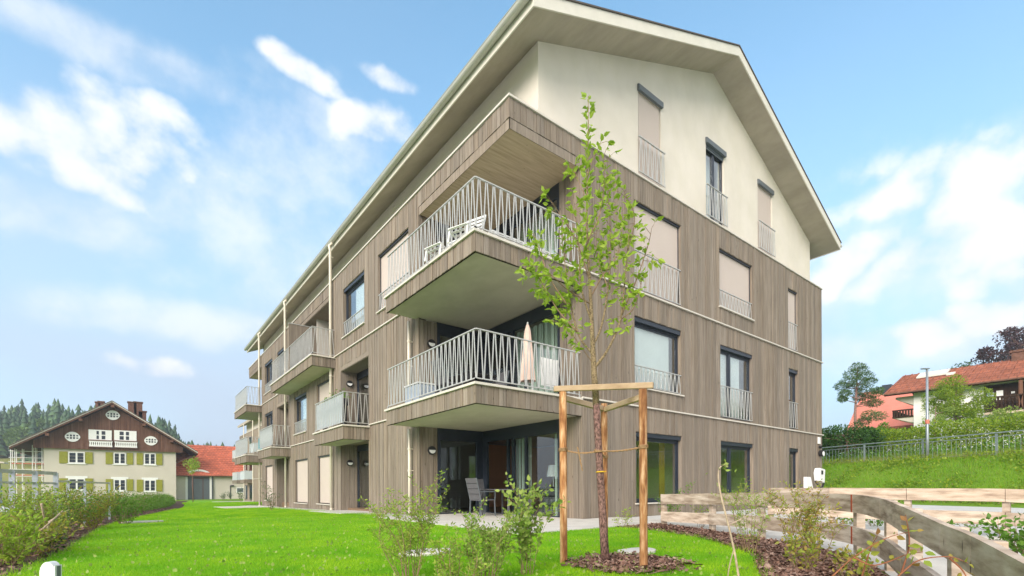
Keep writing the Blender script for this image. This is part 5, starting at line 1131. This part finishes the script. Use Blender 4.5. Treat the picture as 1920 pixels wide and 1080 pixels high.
cxm = (dx0+dx1)/2; rw = (dx1-dx0)/2
b = MB(); n = 16; outer = [(cxm+(rw+.32)*math.cos(a), dz1+.05+1.12*math.sin(a)) for a in np.linspace(0, PI, n)]; inner = [(cxm+rw*math.cos(a), dz1+.85*math.sin(a)) for a in np.linspace(0, PI, n)]
for i in range(n-1): b.prism([outer[i], outer[i+1], inner[i+1], inner[i]], 1, AY_-.08, AY_-.002)
b.box(dx0-.32, dx0, AY_-.08, AY_-.002, dz0, dz1+.05); b.box(dx1, dx1+.32, AY_-.08, AY_-.002, dz0, dz1+.05); b.build('arch_trim', 'white_plaster', AN)
b = MB(); b.box(dx0, dx1, AY_-.05, AY_-.003, dz0, dz1); gd = b.build('barn_door', 'box_grey', AN); b = MB(); b.box(dx0+.7, dx0+.8, AY_-.07, AY_-.051, dz0, dz1-.3); b.box(dx0+2.1, dx0+2.2, AY_-.07, AY_-.051, dz0, dz1-.3); b.box(dx0+.8, dx0+2.1, AY_-.07, AY_-.051, dz1-.4, dz1-.3); b.build('door_frame', 'gable_wood', gd)
p = onY(398.5, 900, AY_); b = MB(); b.tube([(p.x, AY_-.12, FG), (p.x, AY_-.12, ez-.1)], .09, 8); b.build('downpipe', 'anthracite', AN)
p0, p1 = onY(443, 914, AY_), onY(458.5, 924, AY_); b = MB(); frame(b, p0.x, p1.x, p1.z, p0.z, AY_-.003, .12); wo = b.build('window', 'white_paint', AN); b = MB(); b.box(p0.x+.12, p1.x-.12, AY_-.03, AY_-.004, p1.z+.12, p0.z-.12); b.build('pane', 'box_grey', wo)
p = onY(432, 912, AY_); b = MB(); b.box(p.x-.05, p.x+.05, AY_-.06, AY_-.003, FG, p.z); b.box(p.x-.05, p.x+.5, AY_-.3, AY_-.003, p.z, p.z+.2); b.build('vent_pipe', 'anthracite', AN)
# scaffolding at the left end of the farmhouse
SC = empty('scaffolding', (FX0-1.8, FY+1, FG), 'pale tube scaffolding with plank decks at the left end of the farmhouse', 'scaffolding')
sx = [onY(px, 880, FY).x for px in (19, 27, 41, 60, 66, 78)]
for i, x in enumerate(sx):
    for y in (FY+.4, FY+1.6): b = MB(); b.tube([(x, y, FG), (x, y, onY(60, 842 if i < 3 else 834, FY).z)], .05, 5); b.build('pole', 'white_paint', SC)
for py in (846, 858, 866, 880, 893, 905):
    z = onY(50, py, FY).z; b = MB(); b.tube([(sx[0]-.2, FY+.35, z), (sx[-1]+.2, FY+.35, z)], .04, 5); b.build('ledger', 'white_paint', SC)
for py in (868, 890): z = onY(50, py, FY).z; b = MB(); b.box(sx[0], sx[-1]+.4, FY+.4, FY+1.6, z-.12, z); b.build('deck', 'pink_roof', SC)
# shed at the left edge
p = at(-8, 866, 48); SH = empty('shed', (p.x, p.y, 0), 'grey blue shed with a dark roof at the left picture edge', 'shed'); q = at(26, 866, 50); zt = at(10, 884, 49).z
q = at(14, 866, 50); b = MB(); b.box(p.x-6, q.x-.3, p.y, p.y+1.6, -.9, zt); b.build('wall', 'grey_panel', SH); b = MB(); zt2 = at(10, 864, 49).z; b.box(q.x-1.6, q.x-.4, p.y+.1, p.y+1.5, zt, zt2-.3); b.build('upper_wall', 'dark_wood', SH); b = MB(); b.prism([(p.x-6, zt2+.4), (q.x+.1, zt2-.3), (q.x+.1, zt2-.15), (p.x-6, zt2+.6)], 1, p.y-.2, p.y+1.9); b.build('roof', 'old_plaster', SH)
# ------------------------------------------------------------------ wooded hill
HP = []; HF = []; cols_, rows_ = 60, 26
for j in range(rows_):
    s = 95+ (420-95)*(j/(rows_-1))
    for i in range(cols_):
        px = -900+i*(1700/(cols_-1)); p = at(px, 900, s); HP.append((p.x, p.y, hill_h(p.x, p.y)-.05))
HF = [(j*cols_+i, j*cols_+i+1, (j+1)*cols_+i+1, (j+1)*cols_+i) for j in range(rows_-1) for i in range(cols_-1)]
b = MB(); b.v = HP; b.f = HF; tag(b.build('hill', 'far_field', smooth=True), kind='structure')
def conifer_arrays(base_, h, r, tiers=9, seg=9, rng=RND):
    V, Fq = [], []
    for t in range(tiers):
        f = t/tiers; z0_ = h*(.10+.86*f); rr = r*(1-f)**.85*rng.uniform(.8, 1.15)+.12; top = z0_+h*.20*(1-.4*f); k = len(V); V.append((0, 0, min(h, top)))
        a0 = rng.uniform(0, 6)
        for i in range(seg*2): a = a0+PI*i/seg; q = rr*(rng.uniform(.8, 1.15) if i % 2 == 0 else .45); V.append((q*math.cos(a), q*math.sin(a), z0_-(.10*rr if i % 2 == 0 else -.12*rr)))
        for i in range(seg*2): Fq.append((k, k+1+i, k+1+(i+1) % (seg*2)))
    V = np.array(V)+np.array(base_); return V, np.array(Fq)
VV, FF = [], []; k = 0; cnt = 0
for _ in range(1250):
    px = RND.uniform(-160, 470); s = RND.uniform(160, 330); p = at(px, 900, s); h = RND.uniform(13, 21)
    if px > 330: h *= .72
    if px < 60 and s < 172: continue
    V, Fq = conifer_arrays((p.x, p.y, hill_h(p.x, p.y)-.5), h*RND.uniform(.85, 1.1), h*RND.uniform(.19, .27), tiers=8, seg=6); VV.append(V); FF.append(Fq+k); k += len(V)
fo = fast_mesh('conifer_forest', np.concatenate(VV), np.concatenate(FF), 'far_needle', None, 'stuff'); tag(fo, 'dark conifer forest covering the hill behind the farmhouse')
for px, py, s, r, lab in ((40, 822, 172, 4.2, 'round light green tree at the forest edge behind the farmhouse roof'), (78, 806, 178, 4.0, 'yellowish broadleaf tree at the forest edge above the farmhouse roof')):
    c = at(px, py, s); o = empty('broadleaf_tree', (c.x, c.y, hill_h(c.x, c.y)), lab, 'tree'); b = MB(); b.tube([(c.x, c.y, hill_h(c.x, c.y)), (c.x, c.y, c.z)], [.3, .15], 6); b.build('trunk', 'bark', o)
    n = 900; d = NR.normal(size=(n, 3)); d /= np.linalg.norm(d, axis=1, keepdims=True); P = np.array(c)+d*(r*NR.uniform(.5, 1, n)**.4)[:, None]*np.array([1, 1, .9]); leaves('crown', P, d+rdir(n)*.5, .9, 'far_leaf', o, .8)
# ------------------------------------------------------------------ trees with clumped crowns
def crown_tree(name, basep, trunk_top, clumps, per, size, mat, label, wid=.55, trunk_r=.12, spread=.35, bark='bark', flat=1.0, cat='tree'):
    o = empty(name, basep, label, cat); basep = Vector(basep); top = Vector(trunk_top); b = MB(); b.tube([basep-Vector((0, 0, .2)), basep.lerp(top, .5)+Vector((RND.gauss(0, .05), RND.gauss(0, .05), 0)), top], [trunk_r, trunk_r*.7, trunk_r*.25], 8); b.build('trunk', bark, o, smooth=True)
    b = MB(); P, D = [], []
    for (c, r) in clumps:
        c = Vector(c); t = min(.95, max(.15, (c.z-basep.z-r*.8)/max(.1, top.z-basep.z))); st = basep.lerp(top, t); b.tube([st, st.lerp(c, .55)+Vector((0, 0, -.1*r)), c], [trunk_r*.32, trunk_r*.2, trunk_r*.07], 5)
        d = NR.normal(size=(per, 3)); d /= np.linalg.norm(d, axis=1, keepdims=True); rad = r*NR.uniform(.15, 1, per)**spread
        P.append(np.array(c)+d*rad[:, None]*np.array([1, 1, flat])); D.append(d+rdir(per, .2)*.8)
    b.build('limbs', bark, o); leaves('crown', np.concatenate(P), np.concatenate(D), size, mat, o, wid); return o
def clump_cloud(c, rx, rz, n, rr): 
    out = []
    for _ in range(n):
        d = Vector((RND.gauss(0, 1), RND.gauss(0, 1), RND.gauss(0, 1))).normalized()*RND.uniform(.35, 1)**.6; out.append((Vector(c)+Vector((d.x*rx, d.y*rx, d.z*rz)), rr*RND.uniform(.6, 1.2)))
    return out
def g3(p): return Vector((p.x, p.y, gz(p.x, p.y)))
p = at(1793, 760, 40); crown_tree('garden_tree', g3(p), (p.x, p.y, at(1793, 735, 40).z), clump_cloud(at(1793, 756, 40), 2.0, 1.8, 40, .6), 330, .13, 'leaf_hedge', 'bushy green garden tree in front of the white house', trunk_r=.1)
p = at(1755, 775, 39.2); crown_tree('garden_tree', g3(p), (p.x, p.y, at(1755, 760, 39).z), clump_cloud(at(1758, 775, 39), .9, .9, 8, .4), 110, .12, 'leaf_light', 'sparse light green shrubby tree behind the lamp post', trunk_r=.06)
# Scots pine: tiers of needle clumps on a bare leaning stem
pb = at(1604, 795, 44); cl = []
for px, py, r in ((1607, 688, .7), (1614, 696, .8), (1598, 702, .8), (1622, 706, .8), (1590, 716, .8), (1612, 716, .9), (1630, 716, .7), (1578, 724, .7), (1602, 730, .9), (1622, 734, .9), (1638, 738, .8), (1646, 732, .5), (1628, 752, .8), (1640, 756, .7), (1610, 745, .6), (1584, 738, .5), (1632, 778, .8), (1646, 780, .8), (1620, 790, .6), (1580, 748, .4)): cl.append((at(px, py, 44+RND.uniform(-.9, .9)), r*.85))
crown_tree('pine_tree', g3(pb), tuple(at(1608, 692, 44)), cl, 330, .24, 'needle', 'lone Scots pine with tiered dark needles in front of the pink roof', wid=.16, trunk_r=.16, flat=.55, bark='bark')
p = at(1905, 668, 74); crown_tree('copper_beech', g3(p), tuple(at(1905, 640, 74)), clump_cloud(at(1912, 660, 74), 5.2, 3.6, 42, 1.2), 170, .36, 'leaf_purple', 'dark purple copper beech behind the chimney of the white house', trunk_r=.3)
p = at(1748, 685, 70); crown_tree('far_tree', g3(p), tuple(at(1803, 690, 74)), clump_cloud(at(1803, 690, 74), .9, .5, 6, .6), 60, .3, 'leaf_dark', 'tip of a dark tree just above the ridge of the white house', trunk_r=.1)
p = at(362, 940, 62); crown_tree('small_tree', (p.x, p.y, -.85), tuple(at(362, 870, 62)), clump_cloud(at(362, 874, 62), .75, 1.0, 10, .45), 80, .16, 'leaf_young', 'small staked green tree before the barn door', trunk_r=.05)
for px, s, h, lab in ((418, 70, 1.0, 'tiny shrub by the barn wall right of the downpipe'), (452, 62, 1.6, 'potted shrub beside the far apartment block'), (432, 72, 1.3, 'small shrub below the vent pipe of the barn')):
    q = at(px, 938, s); shrub('wall_shrub', (q.x, q.y, -.85), h, .6, 9, 'leaf_dark', .14, 14, lab, side=3)
# ------------------------------------------------------------------ right side: bank fence, lamp post, hedge, houses
BF = empty('bank_fence', (24, -5.3, 2.05), 'galvanised steel bar fence along the top of the grass bank', 'fence'); tv = Vector((.347, .937, 0)); A0 = Vector((24, -5.3, 0))
FB = bpy.data.meshes.new('fence_bar'); FB.from_pydata(_b.v, [], _b.f); FB.materials.append(MAT['fence_steel'])
L0_, L1_ = -29.0, 16.0
for t in np.arange(L0_, L1_, 3.0):
    p = A0+tv*t; b = MB(); b.bar((p.x, p.y, 1.9), (p.x, p.y, 3.12), .07, .07, up=tuple(tv)); b.build('post', 'fence_steel', BF)
for z, h_ in ((3.17, .05), (3.0, .03), (2.2, .03)):
    a, c = A0+tv*L0_, A0+tv*L1_; b = MB(); b.bar((a.x, a.y, z), (c.x, c.y, z), .045, h_); b.build('rail', 'fence_steel', BF)
for t in np.arange(L0_+.15, L1_, .2):
    p = A0+tv*t-Vector(BF.location); o = bpy.data.objects.new('fence_bar', FB); COL.objects.link(o); o.parent = BF; o.location = (p.x, p.y, 2.6-2.05); o.scale = (.014, .014, .8)
p = at(1739, 865, 24); LPT = empty('lamp_post', (p.x, p.y, gz(p.x, p.y)), 'tall grey street lamp post behind the steel fence', 'street lamp'); zt = at(1739, 692, 24).z
b = MB(); b.tube([(p.x, p.y, gz(p.x, p.y)), (p.x, p.y, gz(p.x, p.y)+1.2), (p.x, p.y, zt)], [.075, .065, .05], 12); b.build('pole', 'steel_pole', LPT, smooth=True)
q = p-RT*.28; b = MB(); b.bar((q.x, q.y, zt+.02), (p.x+RT.x*.1, p.y+RT.y*.1, zt+.02), .16, .05); b.build('luminaire', 'steel_pole', LPT, bevel=.015)
b = MB(); zz = at(1739, 787, 24).z; b.tube([(p.x, p.y, zz-.2), (p.x, p.y, zz)], .088, 12); b.build('sticker_band', 'pink_roof', LPT)
HR = empty('garden_hedge', (30, 0, 2.5), 'yellow green clipped hedge behind the steel fence', 'hedge')
n = 52000; t = np.where(NR.uniform(0, 1, n) < .22, NR.uniform(-34, -10, n), NR.uniform(-10, 20, n)); d_ = NR.uniform(4.2, 6.8, n); zt_ = NR.uniform(0, 1, n)**.7
P = np.stack([24+.937*d_+.347*t, -5.3-.347*d_+.937*t], 1); gzz = np.array([gz(*q) for q in P]); hgt = 1.95+.12*np.sin(t*1.3)+.1*np.sin(t*3.1)
P = np.column_stack([P, gzz+zt_*hgt]); leaves('foliage', P, rdir(n, .8), .13, 'leaf_hedge', HR, .65)
b = MB()
for t in np.arange(-34, 22, .8): x, y = 24+.937*5.5+.347*t, -5.3-.347*5.5+.937*t; b.tube([(x, y, gz(x, y)), (x, y, gz(x, y)+1.6)], .03, 5)
b.build('stems', 'twig', HR, kind='stuff')
n = 9000; t = NR.uniform(-12, 20, n); d_ = NR.uniform(.8, 3.8, n); P = np.stack([24+.937*d_+.347*t, -5.3-.347*d_+.937*t], 1); P = np.column_stack([P, np.array([gz(*q) for q in P])+NR.uniform(0, 1, n)*(.25+.55*np.abs(np.sin(t*.9)))])
tag(leaves('undergrowth', P, rdir(n, .8), .12, 'leaf_green', None, .5), 'mixed green undergrowth between steel fence and hedge')
p = at(1590, 820, 32); crown_tree('round_bush', g3(p), (p.x, p.y, at(1590, 800, 32).z), clump_cloud(at(1586, 826, 32), 2.1, .8, 30, .55), 300, .14, 'leaf_dark', 'big dark green bush at the gable corner behind the fence', trunk_r=.08, cat='bush')
p = at(1640, 822, 33); crown_tree('round_bush', g3(p), (p.x, p.y, at(1640, 812, 33).z), clump_cloud(at(1638, 818, 33), 1.0, .9, 10, .5), 220, .13, 'leaf_green', 'smaller green bush right of the dark corner bush', trunk_r=.06, cat='bush')
p = at(1905, 790, 27); crown_tree('round_bush', g3(p), (p.x, p.y, at(1905, 780, 27).z), clump_cloud(at(1900, 790, 27), 1.1, .6, 12, .4), 200, .1, 'leaf_light', 'pale green bush at the right edge before the white house', trunk_r=.05, cat='bush')
# white house with red tiled roof
HX = 52.0; WH = empty('white_house', (HX+4, -4, 4), 'white two storey house with red tiled roof and dark wooden balcony on the slope', 'house')
yl = onX(1713, 760, HX).y; y845 = onX(1845, 750, HX).y; ye = onX(1658, 740, HX-1.0); eave = ye.z; yr = -16
b = MB(); b.box(HX, HX+11, yr, yl, 3.0, eave+.1); b.build('wall', 'white_plaster', WH)
rid = onX(1690, 706, HX+5.5); 
b = MB(); b.prism([(HX-1.0, eave-.2), (HX+5.5, rid.z-.2), (HX+12, eave-.2), (HX+12, eave), (HX+5.5, rid.z), (HX-1.0, eave)], 1, yr, ye.y); rf = b.build('roof', 'dark_wood', WH)
nrow = 20; b = MB()
for k in range(nrow):
    t0, t1 = k/nrow, (k+1)/nrow; xa, xb = HX-1.05+6.55*t0, HX-1.05+6.55*t1+.05; za, zb_ = eave+.03+(rid.z-eave)*t0+.06, eave+.03+(rid.z-eave)*t1+.03
    b.add([(xa, yr-.05, za), (xa, ye.y+.05, za), (xb, ye.y+.05, zb_), (xb, yr-.05, zb_), (xa, yr-.05, za-.08), (xa, ye.y+.05, za-.08)], [(0, 1, 2, 3), (4, 5, 1, 0)])
y = yr                                                # ribs of the pantiles
while y < ye.y:
    b.bar((HX-1.03, y, eave+.10), (HX+5.45, y, rid.z+.08), .09, .05); y += .55
b.build('tile_courses', 'old_tiles', rf, kind='stuff'); b = MB(); b.box(HX+11.9, HX+5.4, yr, ye.y, rid.z-.3, rid.z-.28); b.build('ridge_board', 'old_tiles', rf)
b = MB(); b.tube([(HX-1.12, yr, eave-.05), (HX-1.12, ye.y, eave-.05)], .08, 8); b.build('gutter', 'brick', rf)
for pa, pb, ya_, yb_ in ((1718, 1775, 700, 709), (1774, 1790, 703, 708)):
    k0, k1 = .62 if pa < 1750 else .55, .86 if pa < 1750 else .62; xa, xb = HX-1+6.5*k0, HX-1+6.5*k1; Y0_, Y1_ = onX(pa, 705, xa).y, onX(pb, 705, xa).y; za, zb_ = eave+(rid.z-eave)*k0+.30, eave+(rid.z-eave)*k1+.30
    b = MB(); b.add([(xa, Y0_, za), (xa, Y1_, za), (xb, Y1_, zb_), (xb, Y0_, zb_), (xa, Y0_, za-.15), (xa, Y1_, za-.15), (xb, Y1_, zb_-.15), (xb, Y0_, zb_-.15)], [(0, 1, 2, 3), (4, 7, 6, 5), (0, 4, 5, 1), (1, 5, 6, 2), (2, 6, 7, 3), (3, 7, 4, 0)]); b.build('roof_panel', 'grey_panel' if False else 'fascia', rf)
c = onX(1911, 668, HX+5.2); b = MB(); b.box(HX+4.8, HX+5.6, c.y-.45, c.y+.45, rid.z-.5, onX(1911, 661, HX+5.2).z); b.box(HX+4.7, HX+5.7, c.y-.55, c.y+.55, onX(1911, 661, HX+5.2).z, onX(1911, 657, HX+5.2).z); b.build('chimney', 'brick', WH)
b = MB(); b.box(HX-.05, HX-.004, yr, y845, onX(1880, 770, HX).z, eave-.2); dw = b.build('wood_wall', 'dark_wood', WH)
bz1, bz0 = onX(1880, 742, HX-1).z, onX(1880, 766, HX-1).z; yb0 = onX(1846, 750, HX-1).y
b = MB(); b.box(HX-1.1, HX-.051, yr, yb0, bz0-.22, bz0); bal = b.build('balcony', 'dark_wood', WH)
b = MB(); b.box(HX-1.12, HX-1.0, yr, yb0, bz1-.12, bz1); b.build('hand_rail', 'dark_wood', bal)
y = yb0-.1
while y > yb0-7: b = MB(); b.prism([(y, bz0), (y-.15, bz0), (y-.09, (bz0+bz1)/2-.1), (y-.17, bz1-.12), (y+.02, bz1-.12), (y-.06, (bz0+bz1)/2-.1)], 0, HX-1.08, HX-1.04); b.build('baluster', 'dark_wood', bal); y -= .22
for px in (1914,): yy_ = onX(px, 730, HX-1).y; b = MB(); b.box(HX-1.08, HX-.9, yy_-.12, yy_+.12, bz0, eave-.2); b.build('post', 'gable_wood', WH)
b = MB(); b.box(HX-1.09, HX-.9, yr, yb0, bz0-.42, bz0-.24); b.build('balcony_beam', 'fence_wood', bal)
for pa, pb, ya_, yb_, mt in ((1868, 1881, 733, 749, 'white_paint'), (1850, 1864, 737, 750, 'grey_panel'), (1896, 1903, 734, 737, 'white_paint')):
    p0, p1 = onX(pa, ya_, HX-.06), onX(pb, yb_, HX-.06); b = MB(); b.box(HX-.075, HX-.051, p0.y, p1.y, p1.z, p0.z); b.build('window', mt, dw)
# rounded balcony on its left gable end
lb1, lb0 = onX(1690, 768, HX).z, onX(1690, 783, HX).z; yo = onX(1674, 770, HX).y
b = MB(); b.prism([(yl+.002, lb0-.55), (yl+.3, lb0-.5), (yo-.3, lb0-.1), (yo, lb0), (yl+.002, lb0)], 0, HX+.1, HX+5); lbo = b.build('side_balcony', 'old_plaster', WH)
b = MB(); b.box(HX+.0, HX+.1, yl+.002, yo+.05, lb0, lb0+.12); b.box(HX, HX+.1, yl+.002, yo+.05, lb1-.12, lb1); b.box(HX+.1, HX+5, yo-.05, yo+.05, lb0, lb1); 
b.build('side_rail', 'dark_wood', lbo)
y = yl+.1
while y < yo: b = MB(); b.box(HX+.02, HX+.08, y, y+.13, lb0+.12, lb1-.12); b.build('baluster', 'dark_wood', lbo); y += .22
s1 = onX(1690, 750, HX).z; b = MB(); b.prism([(yl+.002, s1-.6), (yo-.2, s1+.1), (yo-.2, s1+.3), (yl+.002, s1+.3)], 0, HX+.1, HX+5); b.build('upper_soffit', 'old_plaster', WH)
# house with the steep pink roof behind
PX = 66.0; PK = empty('pink_roofed_house', (PX, 15, 4), 'house behind with a steep salmon pink roof and small dark chimney', 'house')
y0_, y1_ = onX(1735, 760, PX).y, onX(1583, 760, PX).y; ze = onX(1640, 803, PX).z; zr = onX(1640, 733, PX+6).z
b = MB(); b.prism([(PX, ze), (PX+6, zr), (PX+12, ze)], 1, y0_, y1_-.2); b.build('roof', 'pink_roof', PK); b = MB(); b.box(PX+.6, PX+11.4, y0_+.3, y1_-.7, 4, ze+.1); b.build('wall', 'white_plaster', PK)
b = MB(); b.box(PX-1.5, PX+.2, y0_, y1_-1.5, ze-.4, ze-.1); b.build('porch_roof', 'old_tiles', PK)
c = onX(1664, 722, PX+5.6); b = MB(); b.box(PX+5.2, PX+6, c.y-.5, c.y+.5, zr-1, c.z); b.build('chimney', 'anthracite', PK)

# brown roofed house further along the slope, seen in the window reflections
BH = empty('brown_roofed_house', (46, -30, 4), 'brown gabled house across the lane, mirrored in the ground floor window', 'house')
b = MB(); b.box(42, 52, -36, -24, 2.5, 8.0); b.build('wall', 'old_plaster', BH)
b = MB(); b.prism([(-37.5, 7.6), (-30, 12.2), (-22.5, 7.6), (-22.5, 7.9), (-30, 12.6), (-37.5, 7.9)], 0, 40.8, 53); b.build('roof', 'chalet_roof', BH)
b = MB(); b.prism([(-36, 8.0), (-24, 8.0), (-30, 11.9)], 0, 41.9, 51.9); b.build('gable', 'gable_wood', BH)
b = MB(); b.box(40.9, 41.95, -35, -25, 6.9, 7.9); b.build('balcony', 'gable_wood', BH)
for y in (-34.5, -31, -27.5): b = MB(); b.box(41.9, 41.99, y, y+1.6, 4.2, 5.8); b.build('window', 'anthracite', BH)
for y in (-20, -42): crown_tree('garden_tree', (44, y, 3.5), (44, y, 8), clump_cloud((44, y, 7.5), 3, 2.6, 22, 1.0), 120, .35, 'leaf_green', 'broad green tree %s of the brown gabled house across the lane' % ('left' if y > -30 else 'right'), trunk_r=.2)

n = 5200; cc = [(NR.uniform(-6, 16), NR.uniform(-4.4, -.6)) for _ in range(60)]; ci = NR.integers(0, 60, n); t = np.array([cc[i][0] for i in ci])+NR.normal(0, .35, n); d_ = np.array([cc[i][1] for i in ci])+NR.normal(0, .3, n)
P = np.stack([24+.937*d_+.347*t, -5.3-.347*d_+.937*t], 1); P = P[P[:, 0] > 17.8]; P = np.column_stack([P, np.array([gz(*q) for q in P])+NR.uniform(.02, .3, len(P))])
tag(leaves('bank_weeds', P, rdir(len(P), .8), .12, 'leaf_hedge', None, .6), 'leafy weeds dotted over the grass bank')
n = 7000; t = NR.uniform(-6, 17, n); d_ = np.where(NR.uniform(0, 1, n) < .75, NR.normal(-4.3, .28, n), NR.normal(-2.6, .5, n)); P = np.stack([24+.937*d_+.347*t, -5.3-.347*d_+.937*t], 1); P = P[(P[:, 0] > 17.8) & ((d_ < -3.4) | (np.sin(t*1.1) > .35))]
V = chips('bank_litter', P, 'brown leaf litter and bark at the foot of the grass bank', .1)

# thin moist air over the whole place
m = NM('haze'); m.t.nodes.remove(m.b); pv = m.n('ShaderNodeVolumePrincipled'); pv.inputs['Color'].default_value = (.88, .93, 1, 1); pv.inputs['Density'].default_value = .0007; pv.inputs['Anisotropy'].default_value = .2; m.l(pv.outputs[0], m.o.inputs['Volume'])
b = MB(); b.box(-1000, 1000, -500, 1300, -3, 75); hz = b.build('haze', 'haze'); tag(hz, 'thin pale haze over the whole place', kind='stuff')
